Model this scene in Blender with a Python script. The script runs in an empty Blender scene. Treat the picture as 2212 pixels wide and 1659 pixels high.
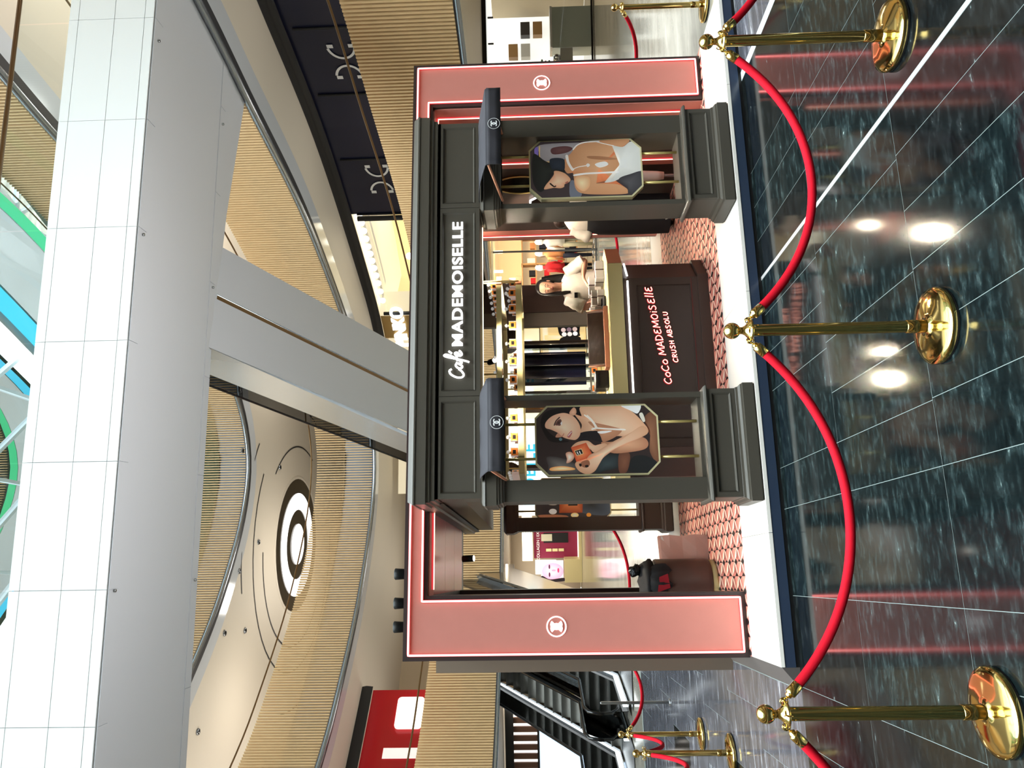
import bpy, bmesh, math, random
from mathutils import Vector, Matrix
from mathutils.geometry import tessellate_polygon
random.seed(7)
R = math.radians
SC = bpy.context.scene
COL = SC.collection

# ---------------------------------------------------------------- camera
# World: X runs along the kiosk front (to its right), Y runs into the kiosk, Z is up.
CAM = Vector((-0.5382, -5.8994, 1.83))
PSI, PIT, ROL = 0.2458, 0.0302, 0.0225
fw = Vector((math.sin(PSI) * math.cos(PIT), math.cos(PSI) * math.cos(PIT), math.sin(PIT)))
rt = Vector((math.cos(PSI), -math.sin(PSI), 0.0))
up = rt.cross(fw)
up2 = math.cos(ROL) * up + math.sin(ROL) * rt
rt2 = math.cos(ROL) * rt - math.sin(ROL) * up
# the phone was held on its side: picture-right is world-down, picture-up is world-right
cx_, cy_, cz_ = -up2, rt2, -fw
cam_data = bpy.data.cameras.new('camera')
cam_data.sensor_fit = 'HORIZONTAL'
cam_data.sensor_width = 36.0
cam_data.lens = 36.0 * 1661.0 / 2212.0
cam_data.clip_end = 300
cam = bpy.data.objects.new('camera', cam_data)
COL.objects.link(cam)
cam.matrix_world = Matrix(((cx_.x, cy_.x, cz_.x, CAM.x), (cx_.y, cy_.y, cz_.y, CAM.y), (cx_.z, cy_.z, cz_.z, CAM.z), (0, 0, 0, 1)))
SC.camera = cam

# ---------------------------------------------------------------- world, light, exposure
wd = bpy.data.worlds.new('world'); SC.world = wd; wd.use_nodes = True
bg = wd.node_tree.nodes['Background']
bg.inputs[0].default_value = (0.86, 0.95, 1.0, 1)
bg.inputs[1].default_value = 5.0
vs = SC.view_settings
vs.view_transform = 'Standard'; vs.look = 'None'; vs.gamma = 1.0; vs.use_curve_mapping = False
vs.exposure = 0.0
cy = SC.cycles
cy.max_bounces = 6; cy.diffuse_bounces = 3; cy.glossy_bounces = 4; cy.transmission_bounces = 4; cy.transparent_max_bounces = 10; cy.sample_clamp_indirect = 6.0; cy.caustics_reflective = False; cy.caustics_refractive = False

sun_d = bpy.data.lights.new('daylight', 'SUN'); sun_d.energy = 16.0; sun_d.angle = R(75); sun_d.color = (1.0, 0.99, 0.97)
sun = bpy.data.objects.new('daylight', sun_d); COL.objects.link(sun)
sun.rotation_euler = (Vector((0, 0, 0)) - Vector((-0.30, -0.42, 1.0))).to_track_quat('-Z', 'Y').to_euler()

def lamp(name, kind, loc, energy, color=(1, 1, 1), size=0.3, target=None, spot=None, parent=None, size_y=None):
    ld = bpy.data.lights.new(name, kind); ld.energy = energy; ld.color = color
    if kind == 'AREA':
        ld.size = size
        if size_y: ld.shape = 'RECTANGLE'; ld.size_y = size_y
    else:
        ld.shadow_soft_size = size
    if spot: ld.spot_size = R(spot); ld.spot_blend = 0.6
    o = bpy.data.objects.new(name, ld); COL.objects.link(o); o.location = loc
    if target is not None:
        o.rotation_euler = (Vector(target) - Vector(loc)).to_track_quat('-Z', 'Y').to_euler()
    return o

# ---------------------------------------------------------------- materials
def lin(c):
    return tuple((x / 12.92 if x <= 0.04045 else ((x + 0.055) / 1.055) ** 2.4) for x in c)
def rgb(r, g, b): return lin((r / 255, g / 255, b / 255))
MATS = {}
def mat(name, col, rough=0.5, metal=0.0, spec=0.5, var=0.0, vscale=20.0, bump=0.0, bscale=200.0, emit=None, estr=0.0, coat=0.0, alpha=None, trans=0.0, ior=1.45):
    m = bpy.data.materials.new(name); m.use_nodes = True
    nt = m.node_tree; p = nt.nodes['Principled BSDF']
    c = rgb(*col) if max(col) > 1.0 else tuple(col)
    p.inputs['Base Color'].default_value = (*c, 1)
    p.inputs['Roughness'].default_value = rough
    p.inputs['Metallic'].default_value = metal
    p.inputs['Specular IOR Level'].default_value = spec
    p.inputs['IOR'].default_value = ior
    if coat: p.inputs['Coat Weight'].default_value = coat; p.inputs['Coat Roughness'].default_value = 0.05
    if trans: p.inputs['Transmission Weight'].default_value = trans
    if alpha is not None: p.inputs['Alpha'].default_value = alpha
    if var or bump:
        tc = nt.nodes.new('ShaderNodeTexCoord')
    if var:
        n = nt.nodes.new('ShaderNodeTexNoise'); n.inputs['Scale'].default_value = vscale; n.inputs['Detail'].default_value = 5
        nt.links.new(tc.outputs['Object'], n.inputs['Vector'])
        mx = nt.nodes.new('ShaderNodeMix'); mx.data_type = 'RGBA'
        mx.inputs[6].default_value = (*[x * (1 - var) for x in c], 1)
        mx.inputs[7].default_value = (*[min(1, x * (1 + var)) for x in c], 1)
        nt.links.new(n.outputs['Fac'], mx.inputs[0]); nt.links.new(mx.outputs[2], p.inputs['Base Color'])
    if bump:
        n = nt.nodes.new('ShaderNodeTexNoise'); n.inputs['Scale'].default_value = bscale; n.inputs['Detail'].default_value = 3
        nt.links.new(tc.outputs['Object'], n.inputs['Vector'])
        b = nt.nodes.new('ShaderNodeBump'); b.inputs['Strength'].default_value = bump; b.inputs['Distance'].default_value = 0.01
        nt.links.new(n.outputs['Fac'], b.inputs['Height']); nt.links.new(b.outputs['Normal'], p.inputs['Normal'])
    if emit is not None:
        e = tuple(emit)
        p.inputs['Emission Color'].default_value = (*e, 1); p.inputs['Emission Strength'].default_value = estr
    MATS[name] = m
    return m
def emis(name, col, s):
    return mat(name, (0.02, 0.02, 0.02), 0.6, emit=col, estr=s)
def glass_mat(name, tint=(0.9, 0.96, 0.95), refl=0.06, rough=0.0):
    m = bpy.data.materials.new(name); m.use_nodes = True
    nt = m.node_tree; nt.nodes.clear()
    out = nt.nodes.new('ShaderNodeOutputMaterial'); tr = nt.nodes.new('ShaderNodeBsdfTransparent'); gl = nt.nodes.new('ShaderNodeBsdfGlossy')
    lw = nt.nodes.new('ShaderNodeFresnel'); lw.inputs['IOR'].default_value = 1.45
    mx = nt.nodes.new('ShaderNodeMixShader')
    tr.inputs[0].default_value = (*tint, 1); gl.inputs['Roughness'].default_value = rough
    nt.links.new(lw.outputs[0], mx.inputs[0])
    nt.links.new(tr.outputs[0], mx.inputs[1]); nt.links.new(gl.outputs[0], mx.inputs[2]); nt.links.new(mx.outputs[0], out.inputs[0])
    MATS[name] = m
    return m
def ramp_mat(name, stops, scale=(1, 1, 1), noise_scale=3.0, detail=8, rough=0.3, dist=0.0, spec=0.5, rough2=None):
    """marble-like: noise through a colour ramp, object coordinates stretched by scale"""
    m = bpy.data.materials.new(name); m.use_nodes = True
    nt = m.node_tree; p = nt.nodes['Principled BSDF']
    tc = nt.nodes.new('ShaderNodeTexCoord'); mp = nt.nodes.new('ShaderNodeMapping'); mp.inputs['Scale'].default_value = scale
    oi = nt.nodes.new('ShaderNodeObjectInfo'); va = nt.nodes.new('ShaderNodeVectorMath'); va.operation = 'SCALE'; va.inputs[0].default_value = (37.0, 91.0, 13.0)
    nt.links.new(oi.outputs['Random'], va.inputs['Scale'])
    ad = nt.nodes.new('ShaderNodeVectorMath'); ad.operation = 'ADD'
    nt.links.new(tc.outputs['Object'], mp.inputs['Vector']); nt.links.new(mp.outputs[0], ad.inputs[0]); nt.links.new(va.outputs[0], ad.inputs[1])
    n = nt.nodes.new('ShaderNodeTexNoise'); n.inputs['Scale'].default_value = noise_scale; n.inputs['Detail'].default_value = detail; n.inputs['Distortion'].default_value = dist
    n.inputs['Roughness'].default_value = 0.65
    nt.links.new(ad.outputs[0], n.inputs['Vector'])
    cr = nt.nodes.new('ShaderNodeValToRGB')
    el = cr.color_ramp.elements
    while len(el) < len(stops): el.new(0.5)
    for e, (pos, c) in zip(el, stops): e.position = pos; e.color = (*(rgb(*c)), 1)
    nt.links.new(n.outputs['Fac'], cr.inputs[0]); nt.links.new(cr.outputs[0], p.inputs['Base Color'])
    p.inputs['Roughness'].default_value = rough; p.inputs['Specular IOR Level'].default_value = spec
    MATS[name] = m
    return m
def attr_mat(name, emit=0.0, rough=0.45, spec=0.4):
    m = bpy.data.materials.new(name); m.use_nodes = True
    nt = m.node_tree; p = nt.nodes['Principled BSDF']
    a = nt.nodes.new('ShaderNodeAttribute'); a.attribute_name = 'Col'
    nt.links.new(a.outputs['Color'], p.inputs['Base Color']); p.inputs['Roughness'].default_value = rough; p.inputs['Specular IOR Level'].default_value = spec
    if emit:
        nt.links.new(a.outputs['Color'], p.inputs['Emission Color']); p.inputs['Emission Strength'].default_value = emit
    MATS[name] = m
    return m

# ---------------------------------------------------------------- mesh builder
ORG = {}
class MB:
    def __init__(s): s.v = []; s.f = []; s.mi = []; s.m = 0; s.sm = []; s.smooth = False
    def _f(s, idx): s.f.append(tuple(idx)); s.mi.append(s.m); s.sm.append(s.smooth)
    def add(s, vs_, fs):
        b = len(s.v); s.v += [tuple(v) for v in vs_]
        for f in fs: s._f([b + i for i in f])
        return s
    def box(s, x0, x1, y0, y1, z0, z1):
        return s.add([(x0, y0, z0), (x1, y0, z0), (x1, y1, z0), (x0, y1, z0), (x0, y0, z1), (x1, y0, z1), (x1, y1, z1), (x0, y1, z1)],
                     [(0, 3, 2, 1), (4, 5, 6, 7), (0, 1, 5, 4), (1, 2, 6, 5), (2, 3, 7, 6), (3, 0, 4, 7)])
    def obox(s, c, ax, ay, az):
        """box from centre and three half-axis vectors"""
        c = Vector(c); ax = Vector(ax); ay = Vector(ay); az = Vector(az)
        P = [c + i * ax + j * ay + k * az for k in (-1, 1) for (i, j) in ((-1, -1), (1, -1), (1, 1), (-1, 1))]
        return s.add(P, [(0, 3, 2, 1), (4, 5, 6, 7), (0, 1, 5, 4), (1, 2, 6, 5), (2, 3, 7, 6), (3, 0, 4, 7)])
    def prism(s, poly, d):
        """poly: 3-D points (planar), extruded by vector d"""
        n = len(poly); d = Vector(d); a = [Vector(p) for p in poly]; b = [p + d for p in a]
        base = len(s.v); s.v += [tuple(p) for p in a + b]
        for i in range(n):
            j = (i + 1) % n; s._f([base + i, base + j, base + n + j, base + n + i])
        for off, rev in ((0, True), (n, False)):
            for t in tessellate_polygon([a]):
                t = list(t)
                if rev: t.reverse()
                s._f([base + off + k for k in t])
        return s
    def tube(s, path, r, seg=8, closed=False, caps=True, up_=None):
        P = [Vector(p) for p in path]; n = len(P)
        rs = r if isinstance(r, (list, tuple)) else [r] * n
        sm = s.smooth; s.smooth = True
        base = len(s.v); prev = None
        for i in range(n):
            if closed: t = (P[(i + 1) % n] - P[i - 1])
            else: t = P[min(i + 1, n - 1)] - P[max(i - 1, 0)]
            t.normalize()
            if prev is None:
                u = Vector(up_) if up_ else (Vector((0, 0, 1)) if abs(t.z) < 0.9 else Vector((1, 0, 0)))
            else: u = prev
            u = u - t * u.dot(t)
            if u.length < 1e-6: u = t.orthogonal()
            u.normalize(); prev = u; w = t.cross(u)
            for k in range(seg):
                a = 2 * math.pi * k / seg
                s.v.append(tuple(P[i] + rs[i] * (math.cos(a) * u + math.sin(a) * w)))
        m = n if closed else n - 1
        for i in range(m):
            j = (i + 1) % n
            for k in range(seg):
                l = (k + 1) % seg
                s._f([base + i * seg + k, base + i * seg + l, base + j * seg + l, base + j * seg + k])
        s.smooth = sm
        if caps and not closed:
            s._f([base + k for k in range(seg)][::-1]); s._f([base + (n - 1) * seg + k for k in range(seg)])
        return s
    def lathe(s, prof, c=(0, 0, 0), seg=24, smooth=True, a0=0.0, a1=2 * math.pi):
        """prof: (radius, z) from bottom to top around a vertical axis through c"""
        sm = s.smooth; s.smooth = smooth
        base = len(s.v); full = abs(a1 - a0 - 2 * math.pi) < 1e-6; n = seg if full else seg + 1
        for (r, z) in prof:
            for k in range(n):
                a = a0 + (a1 - a0) * k / seg
                s.v.append((c[0] + r * math.cos(a), c[1] + r * math.sin(a), c[2] + z))
        for i in range(len(prof) - 1):
            for k in range(seg):
                l = (k + 1) % n
                s._f([base + i * n + k, base + i * n + l, base + (i + 1) * n + l, base + (i + 1) * n + k])
        s.smooth = sm
        return s
    def ball(s, c, r, seg=16, rings=10, sc=(1, 1, 1)):
        sm = s.smooth; s.smooth = True; base = len(s.v)
        for i in range(rings + 1):
            t = math.pi * i / rings
            for k in range(seg):
                a = 2 * math.pi * k / seg
                s.v.append((c[0] + sc[0] * r * math.sin(t) * math.cos(a), c[1] + sc[1] * r * math.sin(t) * math.sin(a), c[2] - sc[2] * r * math.cos(t)))
        for i in range(rings):
            for k in range(seg):
                l = (k + 1) % seg
                s._f([base + i * seg + k, base + i * seg + l, base + (i + 1) * seg + l, base + (i + 1) * seg + k])
        s.smooth = sm
        return s
    def sweep(s, prof, path, closed=False):
        """prof: (out, z) pairs; path: list of (x, y, nx, ny) stations; makes a moulding"""
        base = len(s.v); n = len(prof)
        for (x, y, nx, ny) in path:
            for (o, z) in prof: s.v.append((x + nx * o, y + ny * o, z))
        m = len(path) if closed else len(path) - 1
        for i in range(m):
            j = (i + 1) % len(path)
            for k in range(n - 1):
                s._f([base + i * n + k, base + j * n + k, base + j * n + k + 1, base + i * n + k + 1])
        return s
    def build(s, name, mats, parent=None, bevel=0.0, kind=None, label=None):
        o0 = ORG.get(parent, Vector((0, 0, 0))) if parent else Vector((0, 0, 0))
        me = bpy.data.meshes.new(name)
        me.from_pydata([(x - o0.x, y - o0.y, z - o0.z) for x, y, z in s.v], [], s.f)
        if not isinstance(mats, (list, tuple)): mats = [mats]
        for m in mats: me.materials.append(MATS[m])
        me.polygons.foreach_set('material_index', s.mi); me.polygons.foreach_set('use_smooth', s.sm)
        me.update()
        o = bpy.data.objects.new(name, me); COL.objects.link(o)
        if parent: o.parent = parent
        ORG[o] = o0
        if bevel:
            bv = o.modifiers.new('bevel', 'BEVEL'); bv.width = bevel; bv.segments = 2; bv.limit_method = 'ANGLE'; bv.angle_limit = R(40)
        if kind: o['kind'] = kind
        if label: o['label'] = label
        return o
def tag(o, label, cat, group=None, kind=None):
    o['label'] = label
    if cat: o['category'] = cat
    if group: o['group'] = group
    if kind: o['kind'] = kind
    return o
def thing(name, label, cat, loc=(0, 0, 0), group=None, rz=0.0):
    o = bpy.data.objects.new(name, None); COL.objects.link(o); o.location = loc; o.rotation_euler = (0, 0, rz)
    o.empty_display_size = 0.1
    ORG[o] = Vector(loc)
    return tag(o, label, cat, group)
def local(name, label, cat, loc, group=None, rz=0.0):
    """a thing whose parts are built in its own local coordinates"""
    o = thing(name, label, cat, loc, group, rz); ORG[o] = Vector((0, 0, 0)); return o
def copy_tree(o, parent=None, loc=None, rz=None, label=None):
    c = o.copy(); COL.objects.link(c)
    if parent: c.parent = parent
    if loc is not None: c.location = loc
    if rz is not None: c.rotation_euler = (0, 0, rz)
    if label: c['label'] = label
    for ch in list(o.children): copy_tree(ch, c)
    return c
def one(mb, name, mats, label, cat, group=None, bevel=0.0, loc=None):
    """a thing that is a single mesh"""
    return tag(mb.build(name, mats, None, bevel), label, cat, group)
def text_mesh(body, size, extrude=0.0, offset=0.0, bevel=0.0, spacing=1.0, res=6, align='CENTER', shear=0.0):
    cu = bpy.data.curves.new('lettering', 'FONT'); cu.body = body; cu.size = size; cu.extrude = extrude; cu.offset = offset
    cu.bevel_depth = bevel; cu.space_character = spacing; cu.resolution_u = res; cu.align_x = align; cu.align_y = 'CENTER'; cu.shear = shear
    o = bpy.data.objects.new('lettering_source', cu); COL.objects.link(o)
    dg = bpy.context.evaluated_depsgraph_get(); dg.update()
    me = bpy.data.meshes.new_from_object(o.evaluated_get(dg))
    bpy.data.objects.remove(o); bpy.data.curves.remove(cu)
    return me
def text_obj(name, body, size, mtx, mname, parent=None, **k):
    me = text_mesh(body, size, **k)
    me.materials.clear(); me.materials.append(MATS[mname])
    o0 = ORG.get(parent, Vector((0, 0, 0))) if parent else Vector((0, 0, 0))
    me.transform(Matrix.Translation(-o0) @ mtx)
    o = bpy.data.objects.new(name, me); COL.objects.link(o)
    if parent: o.parent = parent
    ORG[o] = o0
    return o
def plane_mtx(o, ux, uy):
    """maps local (x, y, 0) to o + x*ux + y*uy"""
    ux = Vector(ux).normalized(); uy = Vector(uy).normalized(); uz = ux.cross(uy); o = Vector(o)
    return Matrix(((ux.x, uy.x, uz.x, o.x), (ux.y, uy.y, uz.y, o.y), (ux.z, uy.z, uz.z, o.z), (0, 0, 0, 1)))
FRONT = lambda x, y, z: plane_mtx((x, y, z), (1, 0, 0), (0, 0, 1))      # faces -Y, towards the viewer
def cat_rom(pts, n=6, closed=True):
    P = [Vector(p) for p in pts]; m = len(P); out = []
    for i in range(m if closed else m - 1):
        if closed: a, b, c, d = P[i - 1], P[i], P[(i + 1) % m], P[(i + 2) % m]
        else: a, b, c, d = P[max(i - 1, 0)], P[i], P[i + 1], P[min(i + 2, m - 1)]
        for k in range(n):
            t = k / n
            out.append(0.5 * ((2 * b) + (c - a) * t + (2 * a - 5 * b + 4 * c - d) * t * t + (3 * b - a - 3 * c + d) * t ** 3))
    if not closed: out.append(P[-1])
    return out
def flat_print(name, mtx, layers, mname, parent=None, step=0.0004):
    """a printed picture: stacked flat shapes with per-corner colours. layers: (pts2d, colour, inner colour or None, smooth)"""
    vs_, fs, cols = [], [], []
    for li, L in enumerate(layers):
        pts, c = L[0], L[1]; ci = L[2] if len(L) > 2 else None; smo = L[3] if len(L) > 3 else True
        P = [p for p in cat_rom([(x, y) for x, y in pts], 5)] if smo else [Vector(p) for p in pts]
        z = step * (li + 1); b = len(vs_); c = rgb(*c)
        vs_ += [(p[0], p[1], z) for p in P]
        if ci is None:
            for t in tessellate_polygon([[Vector((p[0], p[1], 0)) for p in P]]):
                t = [b + k for k in t]
                a_, b_, c_ = [Vector(vs_[k]) for k in t]
                if (b_ - a_).cross(c_ - a_).z < 0: t.reverse()
                fs.append(t); cols += [c] * 3
        else:
            ci = rgb(*ci); n = len(P); ctr = sum((Vector((p[0], p[1])) for p in P), Vector((0, 0))) / n
            vs_.append((ctr.x, ctr.y, z))
            area = sum(P[i][0] * P[(i + 1) % n][1] - P[(i + 1) % n][0] * P[i][1] for i in range(n))
            for i in range(n):
                j = (i + 1) % n
                t = [b + i, b + j, b + n] if area > 0 else [b + j, b + i, b + n]
                fs.append(t); cols += [c, c, ci]
    o0 = ORG.get(parent, Vector((0, 0, 0))) if parent else Vector((0, 0, 0))
    T = Matrix.Translation(-o0) @ mtx
    me = bpy.data.meshes.new(name); me.from_pydata([tuple(T @ Vector(v)) for v in vs_], [], fs)
    ca = me.color_attributes.new('Col', 'FLOAT_COLOR', 'CORNER')
    flat = []
    for c in cols: flat += [c[0], c[1], c[2], 1.0]
    ca.data.foreach_set('color', flat)
    me.materials.append(MATS[mname])
    o = bpy.data.objects.new(name, me); COL.objects.link(o)
    if parent: o.parent = parent
    ORG[o] = o0
    return o
def rect(x0, x1, y0, y1): return [(x0, y0), (x1, y0), (x1, y1), (x0, y1)]
def ell(cx, cy, rx, ry, n=16, a=0.0):
    return [(cx + rx * math.cos(t) * math.cos(a) - ry * math.sin(t) * math.sin(a), cy + rx * math.cos(t) * math.sin(a) + ry * math.sin(t) * math.cos(a)) for t in [2 * math.pi * k / n for k in range(n)]]
def V2W(X, D, z=0.0):
    """from metres right of / ahead of the viewpoint to world"""
    return Vector((CAM.x + X * math.cos(PSI) + D * math.sin(PSI), CAM.y - X * math.sin(PSI) + D * math.cos(PSI), z))
ZP = 0.135

# ---- palette
mat('paint', (76, 71, 63), 0.42, var=0.04, vscale=60, bump=0.02, bscale=500)
mat('paint_brown', (62, 50, 46), 0.4)
mat('pink', (199, 126, 114), 0.55, var=0.05, vscale=8, bump=0.03, bscale=900)
mat('pink_gloss', (226, 132, 124), 0.2, spec=0.6)
mat('frame_dark', (50, 42, 42), 0.4)
mat('brown_panel', (118, 102, 88), 0.5)
mat('neon', (0.05, 0.01, 0.01), 0.4, emit=(1.0, 0.26, 0.24), estr=6.0)
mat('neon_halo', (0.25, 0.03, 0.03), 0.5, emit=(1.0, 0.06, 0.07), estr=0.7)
mat('neon_warm', (0.05, 0.01, 0.01), 0.4, emit=(1.0, 0.48, 0.34), estr=5.0)
mat('led_white', (0.3, 0.3, 0.3), 0.5, emit=(1.0, 0.98, 0.95), estr=3.0)
mat('led_warm', (0.3, 0.3, 0.3), 0.5, emit=(1.0, 0.86, 0.55), estr=4.0)
mat('brass', (0.80, 0.58, 0.20), 0.09, metal=1.0, var=0.03, vscale=6)
mat('gold_satin', (220, 206, 152), 0.42, metal=0.18)
mat('gold_trim', (226, 204, 132), 0.3, metal=0.4)
mat('copper', (204, 138, 106), 0.4, metal=0.12)
mat('velvet', (190, 12, 34), 0.8, spec=0.2, var=0.12, vscale=30)
mat('marble_white', (236, 230, 222), 0.35, var=0.03, vscale=2)
mat('skirt_reflected_blue', (46, 58, 78), 0.2, spec=0.7)  # blue of a reflected sign is put into the base colour
mat('ramp_grey', (84, 78, 76), 0.5)
mat('black', (10, 10, 11), 0.5)
mat('black_gloss', (8, 8, 10), 0.15)
mat('rubber', (16, 16, 17), 0.45)
mat('awning', (46, 44, 50), 0.75, var=0.06, vscale=5, bump=0.15, bscale=14)
mat('white_print', (240, 240, 240), 0.5)
mat('sign_white', (0.9, 0.9, 0.9), 0.4, emit=(1, 1, 1), estr=1.6)
mat('tile_pink', (206, 120, 108), 0.45)
mat('tile_rose', (184, 92, 84), 0.45)
mat('tile_salmon', (220, 142, 124), 0.45)
mat('tile_cream', (246, 226, 202), 0.45)
mat('tile_black', (34, 28, 28), 0.45)
mat('wood', (224, 188, 140), 0.5, var=0.08, vscale=3)
mat('wood_slab', (150, 150, 152), 0.6)
mat('steel', (150, 154, 158), 0.25, metal=0.9)
mat('steel_mirror', (0.66, 0.66, 0.65), 0.2, metal=0.7)
mat('bronze', (120, 92, 60), 0.3, metal=0.8)
mat('ceiling_beige', (214, 204, 186), 0.55)
mat('bridge_white', (240, 242, 242), 0.45)
mat('bridge_grey', (198, 201, 208), 0.55, bump=0.02, bscale=60)
mat('grout', (120, 130, 128), 0.6)
mat('dark_frame', (38, 40, 44), 0.35)
mat('navy', (24, 28, 50), 0.35)
glass_mat('glass', (0.88, 0.95, 0.94))
glass_mat('glass_clear', (0.96, 0.98, 0.98))
glass_mat('glass_sky', (0.84, 0.94, 0.97))
# ================================================================ FLOOR
ramp_mat('marble_dark', [(0.30, (6, 11, 13)), (0.50, (16, 24, 25)), (0.60, (32, 43, 44)), (0.69, (58, 70, 70)), (0.755, (176, 196, 192))], (2.6, 6.5, 1), 3.4, 14, 0.09, 0.2, 0.45)
ramp_mat('marble_dark2', [(0.32, (6, 8, 9)), (0.54, (18, 22, 23)), (0.66, (34, 38, 39)), (0.77, (140, 156, 154))], (2.4, 6.0, 1), 3.4, 14, 0.09, 0.2, 0.45)
ramp_mat('marble_grey', [(0.28, (52, 54, 60)), (0.48, (78, 78, 84)), (0.60, (104, 104, 112)), (0.72, (206, 208, 212))], (1.0, 5.0, 1), 2.4, 10, 0.10, 0.3, 0.5)
ramp_mat('marble_far', [(0.3, (120, 116, 106)), (0.55, (158, 152, 140)), (0.75, (196, 190, 178))], (0.8, 3.0, 1), 1.0, 8, 0.10, 0.3, 0.6)
fl = MB(); fl.add([(-60, -40, -0.006), (60, -40, -0.006), (60, 80, -0.006), (-60, 80, -0.006)], [(0, 1, 2, 3)])
floor = fl.build('floor', 'marble_far'); tag(floor, 'polished stone floor of the mall hall', None, kind='structure')
MB().box(-7, 7.5, -9.4, -0.045, -0.02, -0.0008).build('grout', 'grout', floor); MB().box(-7, -1.3, -0.045, 9.4, -0.02, -0.0008).build('grout', 'grout', floor)
TMESH = {}
def tile_obj(x0, x1, y0, y1, mname, g=0.0016):
    w, h = round(x1 - x0 - 2 * g, 4), round(y1 - y0 - 2 * g, 4); k = (w, h, mname)
    if k not in TMESH:
        m = MB().box(0, w, 0, h, -0.01, 0.0); o = m.build('tile', mname, floor); TMESH[k] = o.data
    else:
        o = bpy.data.objects.new('tile', TMESH[k]); COL.objects.link(o); o.parent = floor
    o.location = (x0 + g, y0 + g, 0)
ROWS = [-9.37, -8.2, -7.04, -5.87, -4.705, -3.54, -2.375, -1.21, -0.045]
C_ALL = {0: [-5.98, -5.37, -4.76, -4.15, -3.54, -2.93, -2.32, -1.70, -1.32, -0.70, -0.08, 0.225, 0.825, 1.13, 1.44],
         1: [-5.98, -5.37, -4.76, -4.45, -3.84, -3.23, -2.62, -2.01, -1.32, -0.70, -0.08, 0.225, 0.535, 0.86, 1.46],
         2: [-5.98, -5.37, -4.76, -4.15, -3.54, -2.93, -2.32, -1.70, -1.01, -0.70, -0.08, 0.235, 0.55, 0.87, 1.175, 1.48]}
for r in range(len(ROWS) - 1):
    y0, y1 = ROWS[r], ROWS[r + 1]; k = len(ROWS) - 2 - r
    cols = C_ALL[min(k, 2) if k < 3 else k % 3]
    xs = cols + [1.735]
    for a, b in zip(xs, xs[1:]): tile_obj(a, b, y0, y1, 'marble_dark' if random.random() < 0.62 else 'marble_dark2')
    off = [0.0, 0.15, 0.3][k % 3]
    xs = [1.765, 2.07 + off, 2.37 + off, 2.98 + off if k % 2 else 2.68 + off, 3.56]
    for a, b in zip(xs, xs[1:]): tile_obj(a, b, y0, y1, 'marble_dark' if random.random() < 0.5 else 'marble_dark2')
    for a, b in ((3.65, 4.26), (4.26, 4.87), (4.87, 5.48), (5.48, 6.09), (6.09, 6.7), (6.7, 7.3)): tile_obj(a, b, y0, y1, 'marble_grey' if k == 0 else 'marble_dark2')
mat('inlay', (176, 172, 172), 0.3)
MB().box(1.737, 1.763, -9.3, -0.045, -0.01, 0.0005).build('inlay_strip', 'inlay', floor)
mat('inlay_white', (222, 228, 230), 0.3)
MB().box(3.565, 3.645, -9.3, -0.045, -0.01, 0.0005).build('inlay_strip', 'inlay_white', floor)
for i in range(8):
    for j in range(6):
        x0 = -1.35 - 0.61 * (j + 1) - (0.3 if i % 2 else 0); y0 = -0.045 + 1.165 * i
        m = 'marble_dark2' if (i, j) in ((1, 1), (2, 3), (4, 2), (0, 4)) else 'marble_grey'
        tile_obj(x0, x0 + 0.61, y0, y0 + 1.165, m)
        if i % 2 and j == 0: tile_obj(-1.65, -1.35, y0, y0 + 1.165, 'marble_grey')

# ================================================================ ATRIUM: bands of upright wooden fins round the void
PATH = [(-9.59, 19.2), (-8.4, 21.6), (-6.6, 24.2), (-4.28, 26.3), (-2.2, 26.9), (0.0, 25.8), (1.95, 23.2), (4.3, 19.3), (5.8, 15.6), (6.69, 13.4),
        (8.2, 9.0), (9.4, 3.0), (9.6, -5.0), (9.0, -13.0), (5.0, -19.0), (-1.0, -21.0), (-7.5, -18.0), (-11.5, -11.0), (-12.4, -3.0), (-12.2, 6.0), (-11.2, 14.0)]
PW = [V2W(x, d) for x, d in PATH]
fine = cat_rom([(p.x, p.y) for p in PW], 40)
acc = [0.0]
for a, b in zip(fine, fine[1:] + fine[:1]): acc.append(acc[-1] + (b - a).length)
LEN = acc[-1]
def at_s(s):
    s %= LEN
    lo, hi = 0, len(acc) - 1
    while hi - lo > 1:
        mid = (lo + hi) // 2
        if acc[mid] <= s: lo = mid
        else: hi = mid
    a, b = fine[lo], fine[(lo + 1) % len(fine)]; t = (s - acc[lo]) / max(1e-9, acc[lo + 1] - acc[lo])
    return a.lerp(b, t)
CTR = sum((Vector(p) for p in fine), Vector((0, 0))) / len(fine)
def frame_s(s):
    p = at_s(s); q = at_s(s + 0.05) - at_s(s - 0.05); q.normalize(); n = Vector((q.y, -q.x))
    if n.dot(p - CTR) < 0: n = -n
    return p, q, n
def ring(s0, s1, step, prof, mname, name, parent, closed=False):
    n = max(2, int((s1 - s0) / step)); st = []
    for i in range(n + (0 if closed else 1)):
        p, q, nn = frame_s(s0 + (s1 - s0) * i / n); st.append((p.x, p.y, nn.x, nn.y))
    m = MB(); m.smooth = True; m.sweep(prof, st, closed); return m.build(name, mname, parent)
SP = 0.090
NF = int(LEN / SP)
LEV = {1: 3.1, 2: 7.6, 3: 12.1}
mat('fascia_slab', (150, 158, 172), 0.6)
mat('soffit_gloss', (206, 210, 214), 0.12, spec=0.8)
mat('fascia_blue', (150, 158, 170), 0.5)
mat('shade_slot', (40, 40, 42), 0.6)
fin_mesh = {}
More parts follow.
